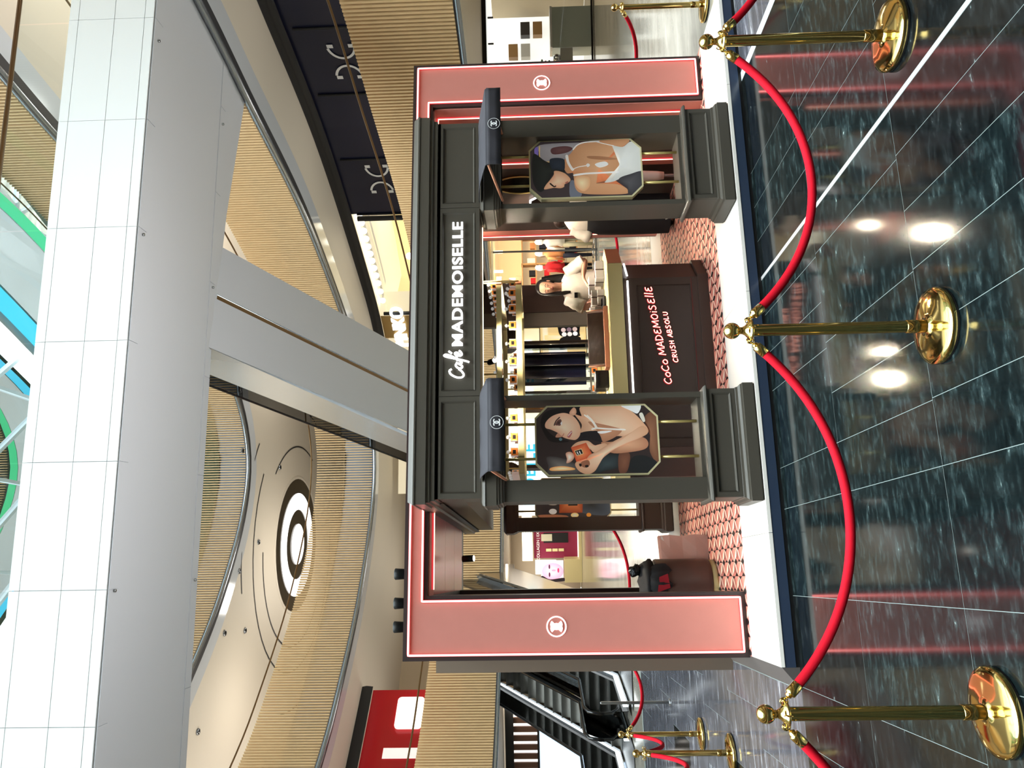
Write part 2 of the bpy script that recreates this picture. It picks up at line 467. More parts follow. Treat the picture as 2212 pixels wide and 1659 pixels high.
# which stretch of the first-floor band is close on the right: fins there are parts of their own
def s_of(X, D):
    w = V2W(X, D); best = min(range(len(fine)), key=lambda i: (fine[i].x - w.x) ** 2 + (fine[i].y - w.y) ** 2); return acc[best]
S_R0, S_R1 = s_of(4.3, 19.3), s_of(7.0, 12.4)
S_L0, S_L1 = s_of(-10.3, 17.5), s_of(-7.9, 22.3)
for lv, z0 in LEV.items():
    names = {1: 'first-floor balcony edge clad in upright wooden fins', 2: 'second-floor balcony edge clad in wooden fins below the round ceiling light', 3: 'top balcony edge of wooden fins showing just under the white bridge'}
    bt = thing('balcony_band', names[lv], 'balcony', (PW[4].x, PW[4].y, z0), 'balcony edges round the atrium')
    bt['kind'] = 'structure'
    # slab edge behind the fins, lower metal trim, dark slot, soffit
    ring(0, LEN, 0.5, [(0.10, z0 + 0.0), (0.10, z0 + 1.02), (0.6, z0 + 1.02)], 'fascia_slab', 'slab_edge', bt, True)
    ring(0, LEN, 0.5, [(0.10, z0), (-0.05, z0 - 0.02), (-0.06, z0 - 0.10), (0.10, z0 - 0.10)], 'steel', 'edge_trim', bt, True)
    ring(0, LEN, 0.5, [(0.10, z0 - 0.03), (0.42, z0 - 0.02)], 'shade_slot', 'air_slot', bt, True)
    ring(0, LEN, 0.5, [(0.42, z0 - 0.02), (0.95, z0 - 0.012)], 'soffit_gloss', 'soffit_strip', bt, True)
    ring(0, LEN, 0.5, [(0.0, z0 + 2.16), (-0.025, z0 + 2.185), (0.0, z0 + 2.21), (0.025, z0 + 2.185), (0.0, z0 + 2.16)], 'bronze', 'handrail', bt, True)
    ring(0, LEN, 0.7, [(0.09, z0 + 1.0), (0.09, z0 + 2.0)], 'glass_clear', 'glass_guard', bt, True)
    solo = []
    if lv == 1: solo = [(S_R0, S_R1)]
    m = MB()
    vis_rng = None
    for i in range(NF):
        s = i * SP
        p, q, n = frame_s(s)
        c = Vector((p.x, p.y, z0 + 1.0)) - Vector((n.x, n.y, 0)) * 0.0
        ax = Vector((q.x, q.y, 0)) * (0.019 if lv == 1 else 0.015); ay = Vector((n.x, n.y, 0)) * (0.048 if lv == 1 else 0.032); az = Vector((0, 0, 0.98))
        if any(a <= s <= b for a, b in solo):
            if 'f' not in fin_mesh:
                o = MB().obox((0, 0, 0), (0.022, 0, 0), (0, 0.048, 0), (0, 0, 0.98)).build('fin', 'wood'); fin_mesh['f'] = o.data
            else:
                o = bpy.data.objects.new('fin', fin_mesh['f']); COL.objects.link(o)
            o.parent = bt; o.location = c - ORG[bt]; o.rotation_euler = (0, 0, math.atan2(q.y, q.x))
        else:
            m.obox(c, ax, ay, az)
    m.build('fins', 'wood', bt, kind='stuff')
# ceilings and upper floors: rings running outwards from the void
def deck(name, z, off0, off1, mname, label, down=True):
    n = 110; m = MB(); st = []
    for i in range(n):
        p, q, nn = frame_s(LEN * i / n)
        st.append((p + nn * off0, p + nn * off1))
    for i in range(n):
        a, b = st[i]; c, d = st[(i + 1) % n]
        m.add([(a.x, a.y, z), (b.x, b.y, z), (d.x, d.y, z), (c.x, c.y, z)], [(0, 1, 2, 3)])
    return tag(m.build(name, mname), label, None, kind='structure')
deck('ceiling', 3.1, 0.12, 14, 'ceiling_beige', 'beige ceiling over the ground-floor walkway round the atrium')
deck('ceiling', 7.6, 0.12, 16, 'ceiling_beige', 'beige ceiling over the first-floor walkway round the atrium')
deck('ceiling', 12.1, 0.12, 22, 'ceiling_beige', 'cream ceiling with the round light over the second-floor walkway')
deck('floor_upper', 4.1, 0.12, 14, 'marble_far', 'first-floor walkway floor behind the balcony')
deck('floor_upper', 8.6, 0.12, 16, 'marble_far', 'second-floor walkway floor behind the balcony')
deck('floor_upper', 13.1, 0.12, 20, 'marble_far', 'third-floor walkway floor behind the balcony')
# ground-floor and upper walls behind the walkways
mat('wall_shop', (206, 190, 162), 0.6)
mat('wall_dark', (44, 42, 44), 0.4)
def back_wall(name, s0, s1, off, z0, z1, mname, label):
    n = max(2, int((s1 - s0) / 1.0)); m = MB()
    for i in range(n):
        p, q, nn = frame_s(s0 + (s1 - s0) * i / n); p2, q2, n2 = frame_s(s0 + (s1 - s0) * (i + 1) / n)
        a = p + nn * off; b = p2 + n2 * off
        m.add([(a.x, a.y, z0), (b.x, b.y, z0), (b.x, b.y, z1), (a.x, a.y, z1)], [(0, 1, 2, 3)])
    return tag(m.build(name, mname), label, None, kind='structure')
back_wall('wall_ground', 0, LEN, 9.5, 0, 3.1, 'wall_shop', 'ground-floor shop wall round the hall')
back_wall('wall_first', 0, LEN, 8.6, 4.1, 7.6, 'wall_shop', 'first-floor shop wall round the atrium')
back_wall('wall_second', 0, LEN, 14, 8.6, 12.1, 'wall_shop', 'second-floor wall behind the walkway')
back_wall('wall_third', 0, LEN, 3.0, 13.1, 17.0, 'wall_shop', 'third-floor wall below the glass roof')

# ceiling ring light and the curved slots round it (second-floor ceiling)
LC = V2W((1659 - 1168 - 829.5) / 1661 * 32.4, 32.4)
lt = thing('ceiling_light', 'large round recessed ceiling light with glowing ring and centre disc', 'light', (LC.x, LC.y, 12.1))
def disc_ring(r0, r1, z, n=48, c=LC, a0=0.0, a1=2 * math.pi):
    m = MB(); m.smooth = True
    P = [(a0 + (a1 - a0) * k / n) for k in range(n + 1)]
    for a, b in zip(P, P[1:]):
        m.add([(c.x + r0 * math.cos(a), c.y + r0 * math.sin(a), z), (c.x + r1 * math.cos(a), c.y + r1 * math.sin(a), z),
               (c.x + r1 * math.cos(b), c.y + r1 * math.sin(b), z), (c.x + r0 * math.cos(b), c.y + r0 * math.sin(b), z)], [(0, 1, 2, 3)])
    return m
mat('light_recess', (70, 62, 50), 0.12, metal=0.6)
disc_ring(0.0, 2.75, 12.09).build('recess', 'light_recess', lt)
m = MB(); m.lathe([(2.75, 12.10), (2.82, 12.05), (2.9, 12.10)], (LC.x, LC.y, 0), 48); m.build('rim', 'ceiling_beige', lt)
mat('light_panel', (0.4, 0.4, 0.4), 0.5, emit=(1.0, 0.98, 0.95), estr=2.2)
disc_ring(1.45, 2.15, 12.07).build('glow_ring', 'light_panel', lt)
disc_ring(0.0, 0.85, 12.06).build('glow_disc', 'light_panel', lt)
for j, (rr, a0, a1) in enumerate([(4.1, 2.2, 4.6), (5.1, 1.4, 5.2), (6.6, 2.3, 3.3), (6.2, 4.4, 5.3), (4.1, -0.9, 0.4)]):
    o = disc_ring(rr, rr + 0.06, 12.085, 30, LC, a0, a1).build('air_slot', 'shade_slot', lt)
# small recessed downlights on the second-floor ceiling
dl0 = None
for px, py in [(517, 962), (600, 1000), (521, 1088), (553, 1162), (510, 1225), (478, 1360), (523, 1355), (419, 1575)]:
    D = (12.07 - 1.83) * 1661 / max(60, (1156 + 0.0225 * (1659 - py - 829) * -1 - px)); w = V2W((1659 - py - 829.5) / 1661 * D, D)
    if dl0 is None:
        dl0 = local('downlight', 'small round recessed downlight in the cream ceiling', 'light', (w.x, w.y, 12.07), 'downlights in the second-floor ceiling')
        MB().lathe([(0.10, 0.02), (0.09, -0.02), (0.07, -0.015)], (0, 0, 0), 14).build('rim', 'steel', dl0)
        MB().lathe([(0.07, -0.015), (0.04, 0.0), (0.0, 0.005)], (0, 0, 0), 14).build('lens', 'black_gloss', dl0)
    else: copy_tree(dl0, None, (w.x, w.y, 12.07))
for i_, o_ in enumerate(sorted([o for o in COL.objects if o.name.startswith('downlight')], key=lambda o: -(o.location.x))):
    o_['label'] = 'small recessed downlight in the cream ceiling, %s counted from the upper escalator' % ['first', 'second', 'third', 'fourth', 'fifth', 'sixth', 'seventh', 'eighth'][i_]

# ================================================================ GLASS ROOF
roof = thing('glass_roof', 'glazed roof of triangular panes above the atrium', 'roof', (CTR.x, CTR.y, 17.0)); roof['kind'] = 'structure'
mat('roof_bar', (225, 232, 236), 0.5)
rb = MB(); gp = MB()
gx = [-21 + 2.6 * i for i in range(20)]; gy = [-32 + 2.6 * i for i in range(27)]
ROOFZ = lambda x, y: 17.4
for i, x in enumerate(gx[:-1]):
    for j, y in enumerate(gy[:-1]):
        a = (x, y, ROOFZ(x, y)); b = (x + 2.6, y, ROOFZ(x, y)); c = (x + 2.6, y + 2.6, ROOFZ(x, y)); d = (x, y + 2.6, ROOFZ(x, y))
        for u, v in ((a, b), (a, d), (a, c)):
            u = Vector(u); v = Vector(v); rb.obox((u + v) / 2, (v - u) / 2, (v - u).normalized().cross(Vector((0, 0, 1))) * 0.05, Vector((0, 0, 0.09)))
        gp.add([a, b, c, d], [(0, 1, 2), (0, 2, 3)])
rb.build('glazing_bars', 'roof_bar', roof, kind='stuff'); gp.build('panes', 'glass_sky', roof, kind='stuff')
mat('led_green', (0.05, 0.3, 0.15), 0.4, emit=(0.12, 1.0, 0.42), estr=0.5)
mat('led_blue', (0.05, 0.2, 0.35), 0.4, emit=(0.05, 0.72, 1.0), estr=0.9)
ring(0, LEN, 0.6, [(-0.2, 14.3), (-0.26, 14.62)], 'led_green', 'light_band', roof, True)
ring(0, LEN, 0.6, [(-0.7, 16.2), (-0.84, 16.7)], 'led_blue', 'light_band', roof, True)
ring(0, LEN, 0.6, [(-0.27, 14.64), (-0.68, 16.15)], 'bridge_white', 'roof_edge', roof, True)
ring(0, LEN, 0.6, [(3.0, 17.38), (-0.9, 16.92)], 'bridge_white', 'roof_edge', roof, True)

# ================================================================ BRIDGE overhead
BD = Vector((math.sin(R(78.9)), math.cos(R(78.9))))                     # along the bridge, in (right, ahead)
BN = Vector((-BD.y, BD.x))
B0 = Vector((0.0, 10.63))
def bp(t, n, z):
    q = B0 + BD * t + BN * n; return V2W(q.x, q.y, z)
br = thing('bridge', 'white panelled footbridge with grey underside crossing high overhead', 'bridge', tuple(bp(0, 0, 7.6))); br['kind'] = 'structure'
T0, T1, BW = -13.0, 7.3, 2.72
def bslab(n0, n1, z0, z1, t0=T0, t1=T1):
    return MB().add([bp(t0, n0, z0), bp(t1, n0, z0), bp(t1, n1, z0), bp(t0, n1, z0), bp(t0, n0, z1), bp(t1, n0, z1), bp(t1, n1, z1), bp(t0, n1, z1)],
                    [(0, 3, 2, 1), (4, 5, 6, 7), (0, 1, 5, 4), (1, 2, 6, 5), (2, 3, 7, 6), (3, 0, 4, 7)])
bslab(0.02, BW, 7.6, 8.9).build('deck', 'bridge_grey', br)
# face panels: two tall rows between narrow edge strips, soffit edge strips with joints
for (z0, z1, off, st) in ((7.62, 7.755, 0.0, 0), (7.765, 8.23, 0.0, 0), (8.24, 8.80, 0.0, 0.0), (8.81, 8.95, 0.0, 0)):
    t = T0 + off; k = 0
    while t < T1:
        t1 = min(T1, t + 1.72)
        bslab(-0.012, 0.02, z0, z1, t + 0.004, t1 - 0.004).build('face_panel', 'bridge_white', br); t += 1.72
for (n0, n1) in ((0.0, 0.24), (BW - 0.22, BW)):
    t = T0
    while t < T1:
        bslab(n0, n1, 7.588, 7.6, t + 0.006, min(T1, t + 1.72) - 0.006).build('soffit_panel', 'bridge_grey', br); t += 1.72
MB().prism([bp(1.2, BW, 7.6), bp(7.0, BW, 7.6), bp(6.72, 3.62, 7.6), bp(4.0, 3.06, 7.6)], (0, 0, 0.6)).build('landing', 'bridge_grey', br)
# spot heads along the soffit edge, glass guard and rail on top
for t in (-7.0, -2.7, 2.4, 5.6):
    for n in (0.12, BW - 0.12):
        o = MB(); q = bp(t, n, 7.58); o.lathe([(0.0, -0.03), (0.022, -0.03), (0.022, 0.0)], (q.x, q.y, 7.588), 10); o.build('spot_head', 'steel', br)
t = T0
while t < T1:
    q0, q1 = bp(t + 0.01, 0.05, 0), bp(min(T1, t + 1.72) - 0.01, 0.05, 0)
    MB().add([(q0.x, q0.y, 8.95), (q1.x, q1.y, 8.95), (q1.x, q1.y, 9.85), (q0.x, q0.y, 9.85)], [(0, 1, 2, 3)]).build('glass_pane', 'glass', br); t += 1.72
MB().tube([bp(T0, 0.05, 9.82), bp(T1, 0.05, 9.82)], 0.035, 8).build('handrail', 'bronze', br)

# unseen fill lamps added on the walkways to brighten their ceilings and floors
for k in range(26):
    s = LEN * k / 26; p, q, n = frame_s(s)
    if (Vector((p.x, p.y)) - Vector((CAM.x, CAM.y))).dot(Vector((fw.x, fw.y))) < 3.0: continue
    for z, off, e in ((4.35, 1.9, 28), (4.35, 5.2, 45), (8.85, 3.5, 100), (8.85, 8.5, 120)):
        c = p + n * off; lamp('ceiling_fill_lamp', 'AREA', (c.x, c.y, z), e, (1.0, 0.94, 0.86), 1.2, (c.x, c.y, z + 3))
    c = p + n * 3.0; lamp('walkway_downlight', 'AREA', (c.x, c.y, 3.05), 60, (1.0, 0.86, 0.68), 1.0, (c.x, c.y, 0))
# ================================================================ KIOSK PLATFORM
def rect_path(x0, x1, y0, y1): return [(x0, y0, -1, -1), (x1, y0, 1, -1), (x1, y1, 1, 1), (x0, y1, -1, 1)]
plat = thing('kiosk_platform', 'low white stone platform with patterned floor carrying the kiosk', 'platform', (1.65, 2.1, 0))
PX0, PX1, PY0, PY1 = -1.19, 4.50, -0.065, 4.36
m = MB(); m.box(PX0 + 0.02, PX1 - 0.02, PY0 + 0.03, PY1 - 0.02, 0.001, ZP - 0.03); m.build('core', 'black', plat)
m = MB(); m.box(PX0, PX1, PY0, PY0 + 0.03, 0.028, ZP - 0.006); m.build('front_skirt', 'skirt_reflected_blue', plat)
m = MB(); m.box(PX0, PX1, PY0 + 0.006, PY0 + 0.03, 0.0, 0.028); m.build('shadow_gap', 'black', plat)
for s, xa in ((-1, PX0), (1, PX1)):
    m = MB(); m.prism([(xa, PY0 + 0.004, ZP - 0.008), (xa + s * 0.155, PY0 + 0.004, 0.001), (xa, PY0 + 0.004, 0.001)], (0, PY1 - PY0, 0)); m.build('side_ramp', 'ramp_grey', plat)
PT0, PT1 = 0.70, 3.55
seam = [PX0, -0.25, 1.645, 3.53, PX1]
for a, b in zip(seam, seam[1:]):
    for (c, d) in ((PY0 - 0.004, PT0), (PT1, PY1)):
        MB().box(a + 0.0015, b - 0.0015, c, d, ZP - 0.03, ZP).build('slab', 'marble_white', plat, bevel=0.002)
# patterned field: shards of pink, cream and black laid like a facetted print
pm = MB(); PXa, PXb = PX0, PX1
DX, DY = 0.1205, 0.2255
def clip_rect(P):
    for ax, lim, sg in ((0, PXa, 1), (0, PXb, -1), (1, PT0, 1), (1, PT1, -1)):
        out = []
        for q in range(len(P)):
            a, b = P[q - 1], P[q]; da, db = (a[ax] - lim) * sg, (b[ax] - lim) * sg
            if (da >= 0) != (db >= 0):
                t = da / (da - db); out.append((a[0] + (b[0] - a[0]) * t, a[1] + (b[1] - a[1]) * t))
            if db >= 0: out.append(b)
        P = out
        if len(P) < 3: return []
    return P
def shard(pts, x0, y0, mi, lay):
    """pts in (s, t): s along Y by DY, t along -X by DX"""
    P = clip_rect([(x0 - t * DX, y0 + s * DY) for s, t in pts])
    if len(P) < 3: return
    ar = sum(P[q - 1][0] * P[q][1] - P[q][0] * P[q - 1][1] for q in range(len(P)))
    if abs(ar) < 1e-7: return
    if ar < 0: P = P[::-1]
    pm.m = mi; pm.add([(x, y, ZP - 0.0006 + 0.0002 * lay) for x, y in P], [tuple(range(len(P)))])
# material slots: 0 pink, 1 rose, 2 salmon, 3 cream, 4 black
nr = int((PXb - PXa) / DX) + 2; nc = int((PT1 - PT0) / DY) + 3
for k in range(nr):
    x0 = PXb - (k - 1) * DX; off = 0.5 if k % 2 else 0.0
    for j in range(-2, nc):
        y0 = PT0 + 0.10 + (j + off) * DY; e = k % 2
        shard([(-0.5, 0), (0.5, 0), (0.5, 1), (-0.5, 1)], x0, y0, 0, 0)
        shard([(0, 0), (0.5, 0), (0.5, 1)], x0, y0, 2, 1)
        shard([(0, 0), (-0.14, 0.10), (-0.5, 1.0), (-0.26, 0.62)], x0, y0, 3, 2)      # cream to the near node
        shard([(0, 0), (0.26, 0.38), (0.5, 1.0), (0.12, 0.60)], x0, y0, 3, 2)          # cream to the far node
        shard([(0, 0.06), (-0.07, 0.85), (0.04, 0.70)], x0, y0, 4, 2)                   # dark splinter under the node
        if e == 0:
            shard([(0, 0), (-0.26, 0.24), (-0.5, 0.0), (-0.24, -0.24)], x0, y0, 4, 3); shard([(0, 0), (0.43, 0.0), (0.28, -0.20)], x0, y0, 4, 3)
        else:
            shard([(-0.48, 0), (-0.98, 0.0), (-0.72, -0.28)], x0, y0, 4, 3); shard([(0, 0), (-0.48, 0.0), (-0.22, 0.24)], x0, y0, 4, 3)
pm.build('patterned_floor', ['tile_pink', 'tile_rose', 'tile_salmon', 'tile_cream', 'tile_black'], plat, label='pink, cream and black facetted floor pattern')
MB().box(PX0 + 0.002, PX1 - 0.002, PT0, PT1, ZP - 0.03, ZP - 0.001).build('pattern_bed', 'tile_pink', plat)

# ================================================================ PINK PORTAL with glowing outline
por = thing('pink_portal', 'tall pink portal with glowing red neon outline and round emblems', 'portal', (1.62, 0.76, ZP))
FX0, FX1, IX0, IX1, FY, FZ, IZ, BY = -1.202, 4.44, -0.685, 3.96, 0.76, 2.973, 2.775, 3.9
m = MB(); m.box(FX0, IX0, FY + 0.02, 1.20, ZP, FZ); m.build('side_block', 'frame_dark', por)
m = MB(); m.box(FX0, IX0, 3.5, BY, ZP, FZ); m.build('side_block', 'frame_dark', por)
m = MB(); m.box(FX0, IX0, 1.20, 3.5, IZ, FZ); m.build('roof_block', 'frame_dark', por)
m = MB(); m.box(IX1, FX1, FY + 0.02, BY, ZP, FZ); m.build('side_block', 'frame_dark', por)
m = MB(); m.box(IX0, IX1, FY + 0.02, BY, IZ, FZ); m.build('roof_block', 'frame_dark', por)
# front face: dark border (outer and inner) round a pink panel
def portal_shape(o, i):
    """outline of the inverted-U face, outer inset o and inner inset i"""
    return [(FX0 + o, ZP + o), (FX0 + o, FZ - o), (FX1 - o, FZ - o), (FX1 - o, ZP + o), (IX1 + i, ZP + o), (IX1 + i, IZ + i), (IX0 - i, IZ + i), (IX0 - i, ZP + o)]
m = MB(); m.prism([(x, FY, z) for x, z in portal_shape(0, 0)], (0, 0.03, 0)); m.build('border', 'frame_dark', por)
m = MB(); m.prism([(x, FY - 0.006, z) for x, z in portal_shape(0.052, 0.048)], (0, 0.01, 0)); m.build('pink_panel', 'pink', por)
def neon_loop(pts, name, r=0.007, halo=0.015, core='neon', closed=True, parent=por, n=Vector((0, -1, 0))):
    P = [Vector(p) for p in pts]
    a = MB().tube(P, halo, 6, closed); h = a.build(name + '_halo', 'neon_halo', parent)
    MB().tube([p + n * (halo * 0.75) for p in P], r, 6, closed).build(name, core, parent)
PS = portal_shape(0.047, 0.043)
def dense(pts):
    out = []
    for a, b in zip(pts, pts[1:] + pts[:1]):
        a, b = Vector(a), Vector(b); L = (b - a).length
        for t in (0.0, 0.012 / L, 0.5, 1 - 0.012 / L): out.append(a.lerp(b, t))
    return out
neon_loop([(x, FY - 0.008, z) for x, z in [(p[0], p[1]) for p in dense([Vector((q[0], q[1])) for q in PS])]], 'neon_outline', 0.008, 0.012)
# inner reveal on the right, pink with a warm neon line, also deeper in the passage
for (ya, yb) in ((0.79, 1.06), (1.70, 1.96), (3.58, 3.86)):
    m = MB(); m.box(IX1 - 0.012, IX1, ya, yb, ZP, IZ); m.build('reveal_panel', 'pink', por)
    yc = (ya + yb) / 2
    neon_loop([(IX1 - 0.018, yc, ZP + 0.03), (IX1 - 0.018, yc, 1.5), (IX1 - 0.018, yc, IZ - 0.03)], 'reveal_neon', 0.007, 0.012, 'neon_warm', False, n=Vector((-1, 0, 0)))
m = MB(); m.box(IX0, IX1, 0.79, 1.06, IZ - 0.012, IZ); m.build('reveal_panel', 'pink', por)
neon_loop([(IX0 + 0.05, 0.93, IZ - 0.02), (1.6, 0.93, IZ - 0.02), (IX1 - 0.02, 0.93, IZ - 0.02)], 'reveal_neon', 0.007, 0.012, 'neon_warm', False, n=Vector((0, 0, -1)))
for i in range(3):
    ya = 1.08 + i * 0.85
    m = MB(); m.box(IX0 + 0.004, 0.05, ya, ya + 0.842, IZ - 0.010, IZ - 0.002); m.build('soffit_panel', 'pink_gloss', por)
    m = MB(); m.box(3.30, IX1 - 0.02, ya, ya + 0.842, IZ - 0.010, IZ - 0.002); m.build('soffit_panel', 'pink_gloss', por)
for ya, yb in ((1.06, 1.70), (1.96, 3.58)):
    m = MB(); m.box(IX1 - 0.008, IX1, ya, yb, ZP, IZ); m.build('inner_wall', 'paint_brown', por)
m = MB(); m.box(-1.43, FX0 - 0.002, 1.95, 3.8, 0.0, 2.85); m.build('outer_panel', 'brown_panel', por)
# emblem: two interlocked open rings in a circle
def arc_pts(cx, cz, rx, rz, a0, a1, n=18): return [(cx + rx * math.cos(a0 + (a1 - a0) * i / n), cz + rz * math.sin(a0 + (a1 - a0) * i / n)) for i in range(n + 1)]
def ribbon(pts, w, closed=False):
    """flat ribbon polygon round a 2-D centre line -> list of quads"""
    P = [Vector(p) for p in pts]; n = len(P); L = []; Rr = []
    for i in range(n):
        a = P[i - 1] if (i > 0 or closed) else P[i]; b = P[(i + 1) % n] if (i < n - 1 or closed) else P[i]
        t = (b - a).normalized(); nn = Vector((-t.y, t.x)) * w / 2
        L.append(P[i] + nn); Rr.append(P[i] - nn)
    m = n if closed else n - 1
    return [(L[i], Rr[i], Rr[(i + 1) % n], L[(i + 1) % n]) for i in range(m)]
def emblem(parent, mtx, r, w_ring, w_c, mname, tall=1.0, gap=0.30, name='emblem'):
    m = MB(); o0 = ORG.get(parent, Vector((0, 0, 0)))
    def put(quads, z):
        for q in quads:
            P = [mtx @ Vector((p.x, p.y, z)) for p in q]
            if (P[1] - P[0]).cross(P[2] - P[0]).dot(mtx.to_3x3() @ Vector((0, 0, 1))) < 0: P.reverse()
            m.add(P, [(0, 1, 2, 3)])
    put(ribbon(arc_pts(0, 0, r, r, 0, 2 * math.pi, 40)[:-1], w_ring, True), 0.001)
    c = r * 0.46
    put(ribbon(arc_pts(-r * gap, 0, c * 0.84, c * tall, R(-132), R(132), 20), w_c), 0.001)
    put(ribbon(arc_pts(r * gap, 0, c * 0.84, c * tall, R(48), R(312), 20), w_c), 0.0016)
    return m.build(name, mname, parent)
mat('emblem_lit', (0.9, 0.85, 0.85), 0.5, emit=(1.0, 0.9, 0.9), estr=1.5)
emblem(por, FRONT(-0.941, FY - 0.012, 1.70), 0.078, 0.011, 0.026, 'emblem_lit', 1.05, 0.20)
emblem(por, FRONT(4.187, FY - 0.012, 1.70), 0.078, 0.011, 0.026, 'emblem_lit', 1.05, 0.20)
# mirrors on the inner right wall
mat('mirror', (0.75, 0.75, 0.74), 0.03, metal=1.0)
mat('mirror_dark', (0.22, 0.17, 0.10), 0.08, metal=1.0)
mir = thing('wall_mirror', 'white-lit octagonal mirror on the dark wall by the woman in black trousers', 'mirror', (IX1 - 0.01, 3.2, 1.2))
def yz(x, pts): return [(x, p[0], p[1]) for p in pts]
def octo(cy, cz, hw, hh, c): return [(cy - hw + c, cz - hh), (cy + hw - c, cz - hh), (cy + hw, cz - hh + c), (cy + hw, cz + hh - c), (cy + hw - c, cz + hh), (cy - hw + c, cz + hh), (cy - hw, cz + hh - c), (cy - hw, cz - hh + c)]
m = MB(); m.prism(yz(IX1 - 0.03, octo(2.91, 1.40, 0.30, 0.44, 0.09)), (0.02, 0, 0)); m.build('mirror_glass', 'mirror', mir)
P = octo(2.91, 1.40, 0.30, 0.44, 0.09)
MB().tube([(IX1 - 0.03, a, b) for a, b in P], 0.013, 6, True).build('lit_frame', 'led_white', mir)
mir2 = thing('wall_mirror', 'bronze oval mirror in gilt rim behind the right-hand poster', 'mirror', (IX1 - 0.01, 2.2, 1.6))
m = MB(); m.prism(yz(IX1 - 0.02, [(2.33 + 0.20 * math.cos(t), 1.95 + 0.30 * math.sin(t)) for t in [2 * math.pi * k / 28 for k in range(28)]]), (0.01, 0, 0)); m.build('mirror_glass', 'mirror_dark', mir2)
MB().tube([(IX1 - 0.02, 2.33 + 0.20 * math.cos(t), 1.95 + 0.30 * math.sin(t)) for t in [2 * math.pi * k / 28 for k in range(28)]], 0.010, 6, True).build('rim', 'gold_trim', mir2)

# ================================================================ DARK SHOPFRONT: entablature, two window bays
WX = 3.345
def recessed(parent, x0, x1, z0, z1, y, border, depth=0.012, bev=0.012, name='panel', mname='paint', back=0.012):
    m = MB()
    xs = (x0, x0 + border, x1 - border, x1); zs = (z0, z0 + border, z1 - border, z1)
    for (a, b, c, d) in ((xs[0], xs[3], zs[0], zs[1]), (xs[0], xs[3], zs[2], zs[3]), (xs[0], xs[1], zs[1], zs[2]), (xs[2], xs[3], zs[1], zs[2])):
        m.box(a, b, y, y + depth + back, c, d)
    A = [(xs[1], zs[1]), (xs[2], zs[1]), (xs[2], zs[2]), (xs[1], zs[2])]
    Bq = [(xs[1] + bev, zs[1] + bev), (xs[2] - bev, zs[1] + bev), (xs[2] - bev, zs[2] - bev), (xs[1] + bev, zs[2] - bev)]
    V = [(a, y - 0.004, b) for a, b in A] + [(a, y + depth, b) for a, b in Bq]
    m.add(V, [(0, 1, 5, 4), (1, 2, 6, 5), (2, 3, 7, 6), (3, 0, 4, 7), (4, 5, 6, 7)])
    return m.build(name, mname, parent)
def entablature(name, label, y0, y1, sgn, with_sign):
    e = thing(name, label, 'shopfront', (1.67, y0, 2.26))
    ex0, ex1 = 0.047, 3.30
    yf = y0 + 0.03 * sgn
    ya, yb = min(yf, y1), max(yf, y1)
    m = MB(); m.box(ex0 + 0.006, ex1 - 0.006, ya + 0.026, yb, 2.267, 2.70); m.build('beam', 'paint', e)
    prof = [(0.0, 2.60), (0.0, 2.622), (0.014, 2.626), (0.014, 2.655), (0.026, 2.664), (0.026, 2.690), (0.040, 2.692), (0.040, 2.772), (0.046, 2.776), (0.046, 2.788), (0.034, 2.806), (0.020, 2.83), (-0.12, 2.83), (-0.12, 2.60)]
    m = MB(); m.sweep(prof, rect_path(ex0, ex1, ya + 0.0, yb), True); m.build('cornice', 'paint', e)
    cuts = [ex0, 0.859, 2.494, ex1]
    for a, b in zip(cuts, cuts[1:]):
        if sgn > 0: recessed(e, a + 0.002, b - 0.002, 2.268, 2.622, yf, 0.042)
    return e
ent = entablature('shopfront_fascia', 'dark grey shopfront fascia with lit cafe sign lettering', 0.0, 0.34, 1, True)
MB().box(0.06, 0.30, 0.36, 4.33, 2.42, 2.78).build('side_beam', 'paint', ent)
MB().box(3.06, 3.29, 0.36, 4.33, 2.42, 2.78).build('side_beam', 'paint', ent)
prof = [(0.0, 2.60), (0.012, 2.63), (0.012, 2.66), (0.03, 2.67), (0.03, 2.772), (0.036, 2.79), (0.012, 2.83), (-0.1, 2.83)]
m = MB(); m.sweep(prof, [(0.047, 4.35, -1, 0), (0.047, 0.36, -1, 0)]); m.build('side_cornice', 'paint', ent)
m = MB(); m.sweep(prof, [(3.30, 0.36, 1, 0), (3.30, 4.35, 1, 0)]); m.build('side_cornice', 'paint', ent)
MB().box(0.06, 3.29, 0.34, 4.33, 2.62, 2.68).build('ceiling_board', 'paint_brown', ent)
MB().box(0.9, 2.46, 0.345, 0.36, 2.262, 2.275).build('edge_light', 'led_warm', ent)
# sign: bold capitals and a handwritten first word
so = text_obj('sign_lettering', 'MADEMOISELLE', 0.122, FRONT(1.815, 0.024, 2.446), 'sign_white', ent, extrude=0.008, offset=0.0026, spacing=1.12)
bb = [max(v.co.x for v in so.data.vertices) - min(v.co.x for v in so.data.vertices)]
k = 1.085 / bb[0]; cxm = (max(v.co.x for v in so.data.vertices) + min(v.co.x for v in so.data.vertices)) / 2
for v in so.data.vertices: v.co.x = cxm + (v.co.x - cxm) * k
def stroke(parent, strokes, o, s, r, mname, y, name, slope=0.0):
    """hand-drawn strokes: lists of 2-D points (unit cell) -> round tubes on the front face"""
    m = MB()
    for st in strokes:
        P = cat_rom([(p[0], p[1]) for p in st], 5, False) if len(st) > 2 else [Vector(p) for p in st]
        m.tube([(o[0] + p[0] * s, y, o[1] + p[1] * s + p[0] * s * slope) for p in P], r, 6)
    return m.build(name, mname, parent)
